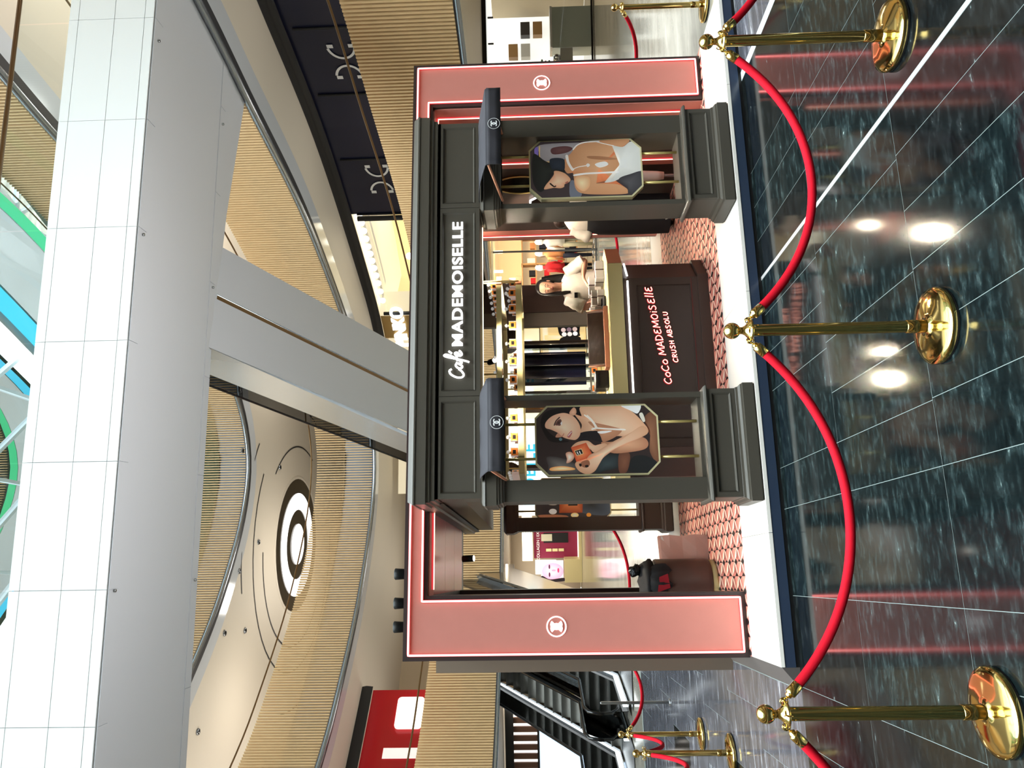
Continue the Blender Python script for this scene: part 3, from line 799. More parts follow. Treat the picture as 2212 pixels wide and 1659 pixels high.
cafe = [[(0.62, 1.02), (0.52, 1.16), (0.30, 1.08), (0.10, 0.74), (0.08, 0.42), (0.24, 0.28), (0.48, 0.42), (0.62, 0.60)],
        [(0.98, 0.72), (0.84, 0.78), (0.68, 0.62), (0.68, 0.42), (0.80, 0.38), (0.96, 0.60), (1.02, 0.76), (0.96, 0.52), (1.02, 0.40), (1.14, 0.52)],
        [(1.14, 0.52), (1.42, 0.98), (1.56, 1.36), (1.50, 1.50), (1.40, 1.30), (1.26, 0.70), (1.12, 0.16), (1.04, -0.06)],
        [(1.14, 0.66), (1.44, 0.74)],
        [(1.44, 0.52), (1.60, 0.60), (1.68, 0.74), (1.62, 0.84), (1.50, 0.74), (1.46, 0.52), (1.54, 0.40), (1.70, 0.46), (1.80, 0.58)],
        [(1.62, 1.02), (1.78, 1.22)]]
stroke(ent, cafe, (1.000, 2.362), 0.130, 0.0085, 'sign_white', 0.020, 'sign_lettering')

def bay(name, label, mirror, back=False):
    """one window bay: panelled base, posts, capital"""
    X = (lambda x: WX - x) if mirror else (lambda x: x)
    Y = (lambda y: 4.30 - y) if back else (lambda y: y)
    b = thing(name, label, 'shopfront bay', (X(0.43), Y(0.1), ZP))
    pm_ = 'paint' if not back else 'paint_brown'
    def bx(nm, x0, x1, y0, y1, z0, z1, bev=0.0):
        a, c = sorted((X(x0), X(x1))); d, e = sorted((Y(y0), Y(y1)))
        return MB().box(a, c, d, e, z0, z1).build(nm, pm_, b, bevel=bev)
    def mould(nm, prof, x0, x1, y0, y1):
        a, c = sorted((X(x0), X(x1))); d, e = sorted((Y(y0), Y(y1)))
        m = MB(); m.sweep(prof, rect_path(a, c, d, e), True); return m.build(nm, pm_, b)
    bx('base', 0.02, 0.862, -0.018, 0.33, ZP, 0.505)
    if not back:
        a, c = sorted((X(0.022), X(0.860))); recessed(b, a, c, 0.285, 0.500, -0.034, 0.036, name='base_panel')
    mould('base_cap', [(-0.02, 0.498), (0.012, 0.500), (0.016, 0.510), (0.010, 0.522), (0.0, 0.530), (-0.30, 0.532)], 0.008, 0.870, -0.036, 0.345)
    mould('plinth', [(0.0, 0.286), (0.006, 0.280), (0.010, 0.262), (0.026, 0.246), (0.030, 0.232), (0.036, 0.230), (0.036, 0.148), (0.030, 0.146), (0.030, 0.140), (0.018, 0.138), (0.018, ZP)], 0.022, 0.860, -0.030, 0.335)
    bx('post', 0.02, 0.186, 0.05, 0.33, 0.53, 2.11)
    bx('post', 0.817, 0.859, 0.05, 0.33, 0.53, 2.11)
    bx('window_sill', 0.186, 0.817, 0.07, 0.33, 0.53, 0.556)
    bx('capital', 0.012, 0.862, 0.03, 0.345, 2.105, 2.267)
    mould('capital_moulding', [(0.0, 2.085), (0.006, 2.092), (0.006, 2.100), (0.016, 2.106), (0.016, 2.122), (0.024, 2.128), (0.024, 2.142), (0.03, 2.146), (0.03, 2.226), (0.036, 2.232), (0.026, 2.252), (0.0, 2.262)], 0.020, 0.862, 0.035, 0.34)
    return b
bay('window_bay', 'dark grey window bay holding the poster of the woman with the scent bottle', False)
bay('window_bay', 'dark grey window bay holding the poster of the woman seen from behind', True)
bay('window_bay', 'brown window bay at the back of the kiosk with a bottle poster', False, True)
bay('window_bay', 'brown window bay at the back of the kiosk behind the standing woman', True, True)

# ---- awnings
def awning(x0, x1, label):
    a = thing('awning', label, 'awning', ((x0 + x1) / 2, -0.3, 2.16))
    n = 16; m = MB(); m.smooth = True
    ys = [0.012, -0.15, -0.30, -0.45, -0.585, -0.60]; zs = [2.268, 2.252, 2.232, 2.206, 2.176, 2.160]
    def wav(i, j): return 0.006 * math.sin(i * 1.3 + j) * (0 if j in (0,) else 1)
    V = []
    for j, (y, z) in enumerate(zip(ys, zs)):
        for i in range(n + 1):
            t = i / n; inset = 0.0
            V.append((x0 + (x1 - x0) * t, y, z + (wav(i, j) if j < 4 else 0)))
    m.add(V, [(j * (n + 1) + i, j * (n + 1) + i + 1, (j + 1) * (n + 1) + i + 1, (j + 1) * (n + 1) + i) for j in range(len(ys) - 1) for i in range(n)])
    top = m.build('canopy', 'awning', a)
    so = top.modifiers.new('thick', 'SOLIDIFY'); so.thickness = 0.006; so.offset = 0
    m = MB(); m.smooth = True; V = []
    for j, z in enumerate([2.164, 2.135, 2.10, 2.053]):
        for i in range(n + 1):
            V.append((x0 + (x1 - x0) * i / n, -0.602 + 0.006 * math.sin(i * 0.9 + j * 0.5) * j / 3, z))
    m.add(V, [(j * (n + 1) + i, (j + 1) * (n + 1) + i, (j + 1) * (n + 1) + i + 1, j * (n + 1) + i + 1) for j in range(3) for i in range(n)])
    vl = m.build('valance', 'awning', a); so = vl.modifiers.new('thick', 'SOLIDIFY'); so.thickness = 0.005; so.offset = 1
    for x in (x0 + 0.015, x1 - 0.015):
        MB().tube([(x, -0.58, 2.155), (x, 0.02, 2.07)], 0.011, 6).build('strut', 'copper', a)
    MB().tube([(x0, -0.595, 2.158), (x1, -0.595, 2.158)], 0.009, 6).build('front_bar', 'awning', a)
    emblem(a, FRONT((x0 + x1) / 2 + 0.008, -0.618, 2.106), 0.046, 0.0030, 0.0085, 'white_print', 1.0, 0.24)
    return a
awning(0.172, 0.838, 'dark blue-grey fabric awning over the poster of the woman with the scent bottle')
awning(2.53, 3.195, 'dark blue-grey fabric awning over the poster of the woman seen from behind')
# ================================================================ ESCALATORS
mat('step_metal', (120, 122, 120), 0.4, metal=0.5)
mat('step_riser', (104, 102, 96), 0.45, metal=0.3)
mat('esc_side', (0.42, 0.36, 0.29), 0.16, metal=0.9)
mat('skirt_light', (0.5, 0.5, 0.5), 0.5, emit=(0.92, 0.98, 1.0), estr=1.8)
mat('handrail_black', (12, 13, 16), 0.22)
def escalator(name, label, foot, az, rise, width, with_steps=True, flat=1.6, dep=0.95, side='esc_side'):
    """foot: floor point of the lower comb plate centre; az: compass of the upward run from +Y towards +X"""
    h = Vector((math.sin(az), math.cos(az), 0)); sd = Vector((math.cos(az), -math.sin(az), 0)); up_ = Vector((0, 0, 1)); f = Vector(foot)
    sl = math.tan(R(30)); run = rise / sl
    e = thing(name, label, 'escalator', foot, 'escalators of the atrium')
    w = width / 2
    def P(a, s, z): return f + h * a + sd * s + up_ * z
    def zr(a): return 0.0 if a < 0.9 else min(rise, (a - 0.9) * sl)
    # truss sides and underside
    for s in (-1, 1):
        m = MB(); s0, s1 = s * (w + 0.22), s * (w + 0.30)
        prof = [(-flat, -0.02), (0.9, -0.02), (0.9 + run, rise - 0.02), (0.9 + run + 1.2, rise - 0.02), (0.9 + run + 1.2, rise - dep), (0.9 + run + 0.35, rise - dep), (1.9 if dep < 1.1 else 2.9, -0.02 if f.z < 0.5 else -0.35), (1.4, -0.02 if f.z < 0.5 else -0.95), (-flat, -0.02 if f.z < 0.5 else -0.95)]
        m.prism([P(a, s0, z) for a, z in prof], sd * (s1 - s0)); m.build('side_cladding', side, e)
        # skirt deck, lit line, glass, handrail
        m = MB(); line = [(-flat + 0.35, 0.03), (0.9, 0.03), (0.9 + run, rise + 0.03), (0.9 + run + 1.0, rise + 0.03)]
        for (a0, z0), (a1, z1) in zip(line, line[1:]):
            m.add([P(a0, s * (w - 0.02), z0 + 0.02), P(a1, s * (w - 0.02), z1 + 0.02), P(a1, s * (w + 0.24), z1 + 0.05), P(a0, s * (w + 0.24), z0 + 0.05)], [(0, 1, 2, 3)])
        m.build('deck_strip', 'steel', e)
        m = MB()
        for (a0, z0), (a1, z1) in zip(line, line[1:]):
            m.add([P(a0, s * (w + 0.02), z0 + 0.03), P(a1, s * (w + 0.02), z1 + 0.03), P(a1, s * (w + 0.02), z1 + 0.14), P(a0, s * (w + 0.02), z0 + 0.14)], [(0, 1, 2, 3)])
        m.build('skirt_light', 'skirt_light', e)
        m = MB(); gl = [(-flat + 0.3, 0.06), (0.9, 0.06), (0.9 + run, rise + 0.06), (0.9 + run + 1.0, rise + 0.06), (0.9 + run + 1.0, rise + 0.92), (0.9 + run, rise + 0.92), (0.9, 0.92), (-flat + 0.55, 0.92), (-flat + 0.22, 0.6)]
        m.prism([P(a, s * (w + 0.10), z) for a, z in gl], sd * 0.012); m.build('glass_side', 'glass', e)
        hr = [(0.9 + run + 1.2, rise + 0.96), (0.9 + run, rise + 0.96), (0.9, 0.96), (-flat + 0.6, 0.96), (-flat + 0.32, 0.88), (-flat + 0.20, 0.66), (-flat + 0.24, 0.42), (-flat + 0.45, 0.27), (-flat + 0.75, 0.24)]
        m = MB(); m.tube([P(a, s * (w + 0.10), z) for a, z in hr], 0.036, 8); m.build('handrail', 'handrail_black', e)
    if f.z > 0.5 or True:
        m = MB(); u = [(1.4 if dep < 1.1 else 2.9, -0.02 if f.z < 0.5 else -0.96), (0.9 + run + 0.35, rise - dep - 0.01), (0.9 + run + 1.2, rise - dep - 0.01)]
        for (a0, z0), (a1, z1) in zip(u, u[1:]):
            for s0, s1 in ((-w - 0.30, -0.05), (0.05, w + 0.30)):
                m.add([P(a0, s0, z0), P(a1, s0, z1), P(a1, s1, z1), P(a0, s1, z0)], [(0, 1, 2, 3)])
        m.build('underside', 'bridge_grey', e)
        m = MB()
        for (a0, z0), (a1, z1) in zip(u, u[1:]):
            m.add([P(a0, -0.05, z0 + 0.04), P(a1, -0.05, z1 + 0.04), P(a1, 0.05, z1 + 0.04), P(a0, 0.05, z0 + 0.04)], [(0, 1, 2, 3)])
        m.build('underside_groove', 'bronze', e)
    if with_steps:
        m = MB(); m.add([P(-flat, -w, 0.012), P(0.75, -w, 0.012), P(0.75, w, 0.012), P(-flat, w, 0.012)], [(0, 1, 2, 3)]); m.build('comb_plate', 'steel', e)
        n = int(run / 0.385); d = None
        for i in range(n + 2):
            a = 0.75 + i * 0.385; z1 = min(rise, max(0.02, (i + 0.0) * 0.2224)); z0 = max(0.0, z1 - 0.2224)
            o = MB(); k = 8; V = []
            for q in range(k + 1):
                t = -math.pi / 2 + math.pi * q / k * 0.5
                V.append((a + 0.05 * (math.sin(math.pi * q / k)), z0 + (z1 - z0) * q / k))
            o.smooth = True
            for (aa, za), (ab, zb) in zip(V, V[1:]):
                o.add([P(aa, -w, za), P(aa, w, za), P(ab, w, zb), P(ab, -w, zb)], [(0, 1, 2, 3)])
            o.smooth = False; o.m = 1
            o.add([P(a, -w, z1), P(a, w, z1), P(a + 0.385, w, z1), P(a + 0.385, -w, z1)], [(0, 1, 2, 3)])
            o.build('step', ['step_riser', 'step_metal'], e)
    return e
escalator('escalator', 'escalator with lit skirt rising beside the left-hand pink column', (-4.15, 12.6, 0), R(9.7), 4.1, 1.0, dep=1.4)
escalator('escalator', 'escalator partly hidden behind the pink column, seen through the portal', (-2.45, 12.3, 0), R(9.7), 4.1, 1.0, dep=1.4)
# upper escalator: falls away from the bridge towards the back left; its grey underside faces the viewer
az_dn = R(-8.8)
top = Vector((4.45, 7.35, 8.55)); dn = Vector((math.sin(az_dn), math.cos(az_dn), 0))
run2 = 4.5 / math.tan(R(30))
foot2 = top + dn * (run2 + 0.9); foot2.z = 4.1
escalator('escalator', 'upper escalator whose broad grey underside slopes down behind the kiosk roof', tuple(foot2), az_dn + math.pi, 4.5, 1.45, False, side='steel_mirror')
# ================================================================ POSTERS IN GILT FRAMES
mat('gold_frame', (236, 224, 176), 0.45)
attr_mat('print_lit', 0.32, 0.35, 0.5)
attr_mat('print', 0.0, 0.5, 0.4)
attr_mat('print_bright', 0.9, 0.5, 0.4)
def oct2(hw, hh, c): return [(-hw + c, -hh), (hw - c, -hh), (hw, -hh + c), (hw, hh - c), (hw - c, hh), (-hw + c, hh), (-hw, hh - c), (-hw, -hh + c)]
def poster(name, label, cx, cz, y, hw, hh, c, layers, pm='print_lit', rods=True, thick=0.055, rod_z=(0.556, 2.10), cat='poster'):
    p = thing(name, label, cat, (cx, y, cz - hh))
    out = oct2(hw, hh, c); inn = oct2(hw - 0.013, hh - 0.013, c - 0.005)
    m = MB(); n = 8
    for ring_, (A, yy) in enumerate(((out, y), (inn, y))):
        m.v += [(cx + a, yy, cz + b) for a, b in A]
    for i in range(n):
        j = (i + 1) % n; m._f([i, j, n + j, n + i])
    b0 = len(m.v); m.v += [(cx + a, y + thick, cz + b) for a, b in out] + [(cx + a, y + 0.004, cz + b) for a, b in inn]
    for i in range(n):
        j = (i + 1) % n; m._f([j, i, b0 + i, b0 + j]); m._f([n + i, n + j, b0 + n + j, b0 + n + i])
    m._f([b0 + i for i in range(n)][::-1])
    m.build('frame', 'gold_frame', p)
    if rods:
        for s in (-0.14, 0.14):
            for z0, z1 in ((rod_z[0], cz - hh), (cz + hh, rod_z[1])):
                MB().tube([(cx + s, y + thick / 2, z0), (cx + s, y + thick / 2, z1)], 0.0115, 8).build('rod', 'gold_trim', p)
    flat_print('print', FRONT(cx, y + 0.0035, cz), [(inn, layers[0], None, False)] + [clip_layer(L, inn) for L in layers[1:]], pm, p, 0.00012)
    return p
def clip_layer(L, poly):
    pts = [tuple(v) for v in (cat_rom(L[0], 5) if (len(L) < 4 or L[3]) else [Vector(q) for q in L[0]])]
    n = len(poly)
    for i in range(n):
        a, b = Vector(poly[i]), Vector(poly[(i + 1) % n]); out = []
        def ins(p): return (b.x - a.x) * (p[1] - a.y) - (b.y - a.y) * (p[0] - a.x) >= 0
        for k in range(len(pts)):
            p, q = pts[k - 1], pts[k]
            if ins(p) != ins(q):
                d = (b - a); e = Vector(q) - Vector(p); den = d.x * e.y - d.y * e.x
                if abs(den) > 1e-12:
                    t = ((a.x - p[0]) * d.y - (a.y - p[1]) * d.x) / -den if False else (d.x * (a.y - p[1]) - d.y * (a.x - p[0])) / den
                    out.append((p[0] + e.x * t, p[1] + e.y * t))
            if ins(q): out.append(q)
        pts = out
        if len(pts) < 3: break
    if len(pts) < 3: pts = [(0, 0), (1e-4, 0), (0, 1e-4)]
    return (pts, L[1], L[2] if len(L) > 2 else None, False)
def zmap(x0, x1, y0, y1, hw, hh):
    """picks made on a turned enlargement (down = x, left = y) -> poster coordinates"""
    return lambda pts: [(hw - (q - y0) / (y1 - y0) * 2 * hw, hh - (p - x0) / (x1 - x0) * 2 * hh) for p, q in pts]
def strip(pts, w):
    P = [Vector(p) for p in pts]; L, Q = [], []
    for i in range(len(P)):
        t = (P[min(i + 1, len(P) - 1)] - P[max(i - 1, 0)]).normalized(); n = Vector((-t.y, t.x)) * w / 2; L.append(tuple(P[i] + n)); Q.append(tuple(P[i] - n))
    return L + Q[::-1]
hw, hh = 0.283, 0.49
Z = zmap(250, 2110, 95, 1125, hw, hh)
SK, SKL, SKD = (214, 164, 130), (246, 214, 184), (176, 120, 92)
LP = [(52, 42, 42),
      (Z([(1900, 300), (2090, 250), (2100, 950), (1960, 800), (1980, 500)]), (112, 74, 56), (150, 104, 78)),
      (Z([(1650, 1080), (1640, 960), (1720, 860), (1880, 850), (2060, 950), (2000, 1080)]), (34, 36, 38)),
      (Z([(430, 840), (700, 880), (900, 1000), (880, 1100), (460, 1100), (440, 980)]), (64, 58, 58), (120, 116, 112)),
      (Z([(480, 1000), (650, 980), (820, 1010), (800, 1040), (490, 1045)]), (236, 160, 84), (255, 236, 190)),
      (Z([(1160, 860), (1500, 830), (1500, 1000), (1290, 1060), (1130, 1080)]), (40, 44, 46), (62, 74, 78)),
      (Z([(1500, 820), (1640, 800), (1660, 900), (1600, 1080), (1490, 1080)]), (104, 66, 52), (128, 84, 64)),
      # hair
      (Z([(400, 200), (560, 140), (800, 110), (990, 110), (1010, 240), (930, 330), (780, 250), (560, 260), (430, 340), (430, 440), (560, 560), (760, 620), (620, 640), (470, 610), (380, 480), (340, 340)]), (26, 22, 24), None),
      # neck and shoulder
      (Z([(860, 230), (960, 260), (950, 120), (1250, 112), (1560, 108), (1730, 210), (1860, 340), (1955, 480), (1900, 560), (1720, 610), (1500, 560), (1300, 600), (1200, 480), (1010, 500), (930, 490), (960, 380)]), SK, SKL),
      (Z([(1060, 340), (1250, 380), (1420, 420), (1560, 470), (1480, 560), (1300, 640), (1240, 600), (1190, 480), (1150, 440)]), (184, 128, 98), (206, 152, 118)),
      # dark dress
      (Z([(950, 500), (1180, 490), (1250, 640), (1100, 610), (960, 640), (900, 600)]), (38, 34, 38), None),
      # knee and thigh
      (Z([(1240, 650), (1420, 640), (1660, 560), (1880, 590), (1945, 680), (1880, 760), (1640, 800), (1380, 800)]), SKD, (224, 172, 136)),
      # far hand
      (Z([(790, 720), (880, 640), (1040, 620), (1150, 690), (1290, 660), (1340, 720), (1220, 800), (1120, 790), (1060, 740), (900, 720)]), SK, (240, 200, 168)),
      # bottle
      (Z([(785, 715), (1015, 648), (1095, 805), (1010, 880), (860, 925), (830, 830)]), (206, 84, 52), (246, 150, 96), False),
      (Z([(832, 762), (945, 732), (972, 808), (872, 840)]), (230, 200, 150), None, False),
      (Z([(842, 768), (940, 742), (962, 804), (876, 830)]), (22, 20, 22), None, False),
      (Z([(866, 778), (882, 774), (900, 816), (886, 820)]), (235, 235, 232), None, False),
      (Z([(900, 770), (916, 764), (934, 808), (920, 812)]), (235, 235, 232), None, False),
      (Z([(705, 800), (760, 775), (815, 800), (830, 860), (780, 920), (712, 940), (720, 880)]), (196, 138, 108), (255, 236, 220)),
      # forearm and hand
      (Z([(1955, 490), (1860, 580), (1560, 690), (1290, 850), (1200, 960), (1130, 1060), (1020, 1105), (900, 1060), (840, 970), (870, 920), (960, 940), (1060, 830), (1170, 780), (1420, 640), (1680, 520), (1860, 420)]), (206, 154, 120), (250, 218, 188)),
      (Z([(930, 930), (1030, 900), (1060, 960), (1010, 1010), (940, 990)]), (150, 98, 74), None),
      (Z([(900, 950), (935, 955), (930, 990), (905, 985)]), (24, 20, 22), None), (Z([(985, 980), (1025, 970), (1040, 995), (1000, 1005)]), (24, 20, 22), None),
      # face
      (Z([(418, 340), (520, 248), (680, 205), (800, 235), (880, 300), (935, 410), (930, 530), (870, 600), (790, 600), (700, 575), (640, 540), (600, 500), (500, 450), (415, 420)]), (222, 172, 140), (252, 222, 194)),
      (Z([(780, 200), (840, 130), (880, 150), (885, 210), (850, 245), (800, 240)]), (206, 152, 122), (228, 178, 148)),
      (Z([(560, 380), (590, 320), (640, 295), (660, 330), (640, 390), (600, 390)]), (120, 84, 76), (40, 30, 32)),
      (Z([(640, 360), (665, 330), (660, 385)]), (240, 236, 232), None),
      (Z(strip([(545, 385), (575, 320), (630, 270)], 16)), (60, 42, 40), None),
      (Z([(560, 560), (600, 500), (650, 540), (690, 500), (680, 540), (640, 560)]), (196, 140, 114), None),
      (Z([(735, 545), (800, 470), (810, 510), (770, 570)]), (176, 96, 92), (202, 124, 118)),
      (Z(strip([(745, 548), (805, 485)], 8)), (250, 246, 242), None, False),
      (Z([(610, 590), (640, 570), (660, 600), (630, 615)]), (90, 128, 140), None),
      # pearls and straps
      (Z(strip([(1010, 245), (1090, 310), (1150, 390), (1170, 440)], 18)), (250, 244, 232), None), (Z(strip([(1050, 250), (1120, 320), (1185, 420)], 14)), (244, 238, 226), None),
      (Z(strip([(1110, 455), (1180, 440), (1350, 455), (1590, 470)], 22)), (246, 240, 230), None),
      (Z([(1200, 490), (1400, 482), (1360, 505), (1240, 522)]), (252, 250, 248), None),
      (Z([(1560, 108), (1850, 100), (1810, 235), (1700, 190)]), (236, 236, 234), None), (Z([(1830, 250), (1880, 230), (1915, 340), (1880, 360)]), (220, 214, 200), None)]
poster('framed_poster', 'gilt-framed poster of a dark-haired woman holding an amber scent bottle', 0.503, 1.352, 0.125, hw, hh, 0.098, LP)
Z2 = zmap(165, 1990, 85, 1050, hw, hh)
RP = [(66, 56, 58),
      (Z2([(350, 160), (900, 140), (1000, 160), (880, 300), (700, 430), (380, 440), (340, 300)]), (148, 142, 146), (172, 168, 170)),
      (Z2([(540, 220), (760, 190), (880, 230), (780, 300), (560, 320)]), (92, 58, 60), (110, 76, 76)),
      (Z2([(260, 230), (310, 190), (320, 320), (270, 340)]), (130, 110, 190), None),
      (Z2(strip([(345, 190), (340, 330), (370, 430), (520, 445)], 14)), (232, 196, 120), None),
      (Z2([(820, 780), (900, 780), (1000, 1000), (820, 1030)]), (112, 116, 128), None),
      # hair
      (Z2([(260, 300), (420, 420), (560, 480), (700, 500), (740, 620), (640, 640), (560, 640), (480, 760), (400, 900), (310, 920), (230, 780), (210, 560), (220, 400)]), (30, 32, 32), (44, 48, 46)),
      # back, shoulders, arms
      (Z2([(720, 520), (760, 400), (860, 300), (960, 170), (1100, 125), (1500, 110), (1760, 100), (1800, 150), (1680, 230), (1600, 260), (1630, 420), (1600, 640), (1500, 760), (1240, 810), (1560, 840), (1700, 900), (1735, 950), (1700, 1000), (1300, 1000), (1000, 970), (900, 880), (880, 700), (860, 620), (780, 640)]), (200, 144, 104), (226, 176, 134)),
      (Z2([(900, 720), (1000, 680), (1130, 720), (1130, 860), (1040, 940), (950, 900), (900, 820)]), (222, 168, 122), (255, 226, 180)),
      (Z2([(1230, 815), (1420, 770), (1560, 700), (1520, 760), (1400, 810)]), (150, 98, 72), None),
      (Z2([(1120, 370), (1350, 380), (1600, 430), (1400, 440), (1150, 410)]), (176, 122, 88), None),
      # dress
      (Z2([(1520, 205), (1690, 235), (1830, 150), (1970, 250), (1975, 620), (1800, 680), (1650, 740), (1500, 800), (1370, 805), (1500, 740), (1590, 620), (1630, 440), (1610, 300)]), (206, 206, 200), (236, 236, 232)),
      (Z2([(1600, 760), (1800, 680), (1985, 650), (1980, 860), (1850, 990), (1740, 990), (1730, 900)]), (62, 60, 64), (86, 84, 88)),
      (Z2(strip([(895, 675), (1080, 655), (1300, 650), (1580, 645)], 26)), (250, 246, 242), None),
      (Z2(strip([(890, 250), (960, 180), (1080, 140), (1300, 128)], 20)), (240, 236, 228), None),
      (Z2(strip([(1280, 140), (1420, 180), (1540, 210)], 12)), (240, 236, 228), None),
      # face in profile, looking down
      (Z2([(560, 660), (570, 600), (640, 600), (740, 640), (820, 720), (820, 770), (770, 800), (730, 820), (720, 860), (660, 880), (560, 870), (500, 880), (400, 890), (430, 820), (500, 740)]), (216, 160, 122), (244, 206, 174)),
      (Z2(strip([(500, 800), (560, 850), (590, 840)], 22)), (40, 30, 30), None), (Z2([(740, 790), (790, 770), (770, 810)]), (168, 96, 84), None),
      (Z2([(510, 400), (720, 400), (745, 520), (720, 590), (600, 570), (530, 560)]), (36, 42, 54), (50, 58, 70)),
      # jewels
      (Z2(strip([(780, 350), (800, 460), (850, 560), (880, 590)], 40)), (244, 238, 232), None),
      (Z2(strip([(870, 580), (960, 545), (1090, 525)], 12)), (240, 236, 228), None),
      (Z2([(1090, 510), (1120, 490), (1150, 520), (1110, 550)]), (240, 238, 236), None),
      (Z2([(1230, 510), (1300, 480), (1400, 470), (1445, 515), (1380, 550), (1290, 560)]), (246, 244, 242), None)]
poster('framed_poster', 'gilt-framed poster of a woman in a white backless dress seen from behind', 2.885, 1.352, 0.125, hw, hh, 0.098, RP)
BP = [(58, 50, 50), ([(-0.2, -0.45), (0.05, -0.45), (0.0, -0.1), (-0.15, -0.05)], (70, 80, 92), (30, 32, 36)), ([(-0.17, -0.12), (0.17, -0.14), (0.17, 0.16), (-0.17, 0.18)], (170, 70, 36), (240, 150, 84), False),
      ([(-0.08, -0.06), (0.1, -0.06), (0.1, 0.06), (-0.08, 0.06)], (24, 22, 22), None, False), ([(-0.06, 0.2), (0.06, 0.2), (0.05, 0.34), (-0.05, 0.34)], (210, 190, 170), (255, 250, 240)),
      (ell(-0.15, 0.26, 0.035, 0.05), (250, 240, 225), None), (ell(-0.2, -0.02, 0.03, 0.05), (255, 210, 120), (255, 250, 220)), (ell(-0.2, -0.2, 0.025, 0.03), (250, 160, 60), None), ([(-0.25, 0.1), (-0.2, 0.1), (-0.19, 0.42), (-0.23, 0.45)], (190, 120, 84), None)]
poster('framed_poster', 'gilt-framed bottle poster at the back left of the kiosk, half hidden by the front post', 0.42, 1.38, 4.12, hw, hh, 0.098, BP)
PPx = lambda p: [(-(q - 320) / 350 * 0.29, 0.31 - (pp - 400) / 1000 * 0.62) for pp, q in p]
PL = [(236, 204, 140), (rect(-0.29, 0.29, 0.20, 0.28), (246, 222, 168), (255, 246, 214), False), (rect(-0.28, -0.16, -0.05, 0.2), (255, 250, 232), (255, 255, 250), False), (rect(-0.05, 0.02, -0.28, 0.25), (244, 214, 150), (255, 244, 208), False),
      (PPx([(795, 50), (1240, 30), (1260, 260), (1235, 330), (870, 325), (790, 180)]), (16, 16, 18), (30, 30, 33)), (PPx([(800, 480), (870, 340), (1250, 335), (1270, 440), (1235, 530), (930, 550), (800, 545)]), (16, 16, 18), (26, 26, 29))]
for (px, py, c) in ((890, 130, (250, 250, 250)), (1020, 128, (250, 250, 250)), (1150, 122, (250, 248, 248)), (910, 215, (236, 208, 200)), (1035, 210, (140, 116, 128)), (1160, 205, (226, 196, 186)), (925, 290, (250, 248, 244)), (1045, 287, (248, 240, 232)), (1165, 280, (250, 250, 248)), (945, 463, (240, 230, 214)), (1060, 460, (236, 204, 190)), (1178, 460, (250, 250, 250))):
    q = PPx([(px, py)])[0]; PL.append((ell(q[0], q[1], 0.030, 0.032, 12), c, None))
poster('framed_poster', 'bright gold-framed poster of open black make-up palettes behind the counter', 2.60, 1.44, 4.02, 0.30, 0.32, 0.07, PL, 'print_bright', True, 0.05, (1.0, 2.2))

# ================================================================ COUNTER
mat('red_trim', (96, 26, 28), 0.4)
ct = thing('cafe_counter', 'dark brown cafe counter with gold top and red neon handwriting', 'counter', (1.45, 1.5, ZP))
def octplan(x0, x1, y0, y1, c): return [(x0 + c, y0), (x1 - c, y0), (x1, y0 + c), (x1, y1 - c), (x1 - c, y1), (x0 + c, y1), (x0, y1 - c), (x0, y0 + c)]
def slab(nm, pl, z0, z1, mn, bev=0.0): return MB().prism([(x, y, z0) for x, y in pl], (0, 0, z1 - z0)).build(nm, mn, ct, bevel=bev)
slab('body', octplan(0.36, 2.51, 1.165, 1.80, 0.24), ZP + 0.10, 0.95, 'paint_brown')
slab('kick', octplan(0.33, 2.54, 1.14, 1.83, 0.25), ZP, ZP + 0.10, 'paint_brown', 0.004)
recessed(ct, 0.605, 2.265, ZP + 0.10, 0.90, 1.150, 0.075, 0.010, 0.006, 'front_panel', 'paint_brown', 0.006)
slab('top', octplan(0.28, 2.66, 1.085, 1.88, 0.26), 0.965, 1.105, 'gold_satin', 0.004)
MB().prism([(2.4005, 1.083, 0.967), (2.6618, 1.3445, 0.967), (2.6618, 1.3445, 1.103), (2.4005, 1.083, 1.103)], (0.0015, -0.0015, 0)).build('end_plate', 'copper', ct)
MB().box(0.62, 2.235, 1.132, 1.150, 0.905, 0.921).build('light_strip', 'led_white', ct)
MB().prism([(2.285, 1.148, 0.905), (2.50, 1.363, 0.905), (2.50, 1.363, 0.921), (2.285, 1.148, 0.921)], (0.008, -0.008, 0)).build('light_strip', 'led_white', ct)
MB().box(0.7, 2.3, 1.60, 1.615, 1.106, 1.118).build('light_strip', 'led_warm', ct)
MB().box(0.62, 2.25, 1.147, 1.1495, 0.296, 0.302).build('red_line', 'red_trim', ct)
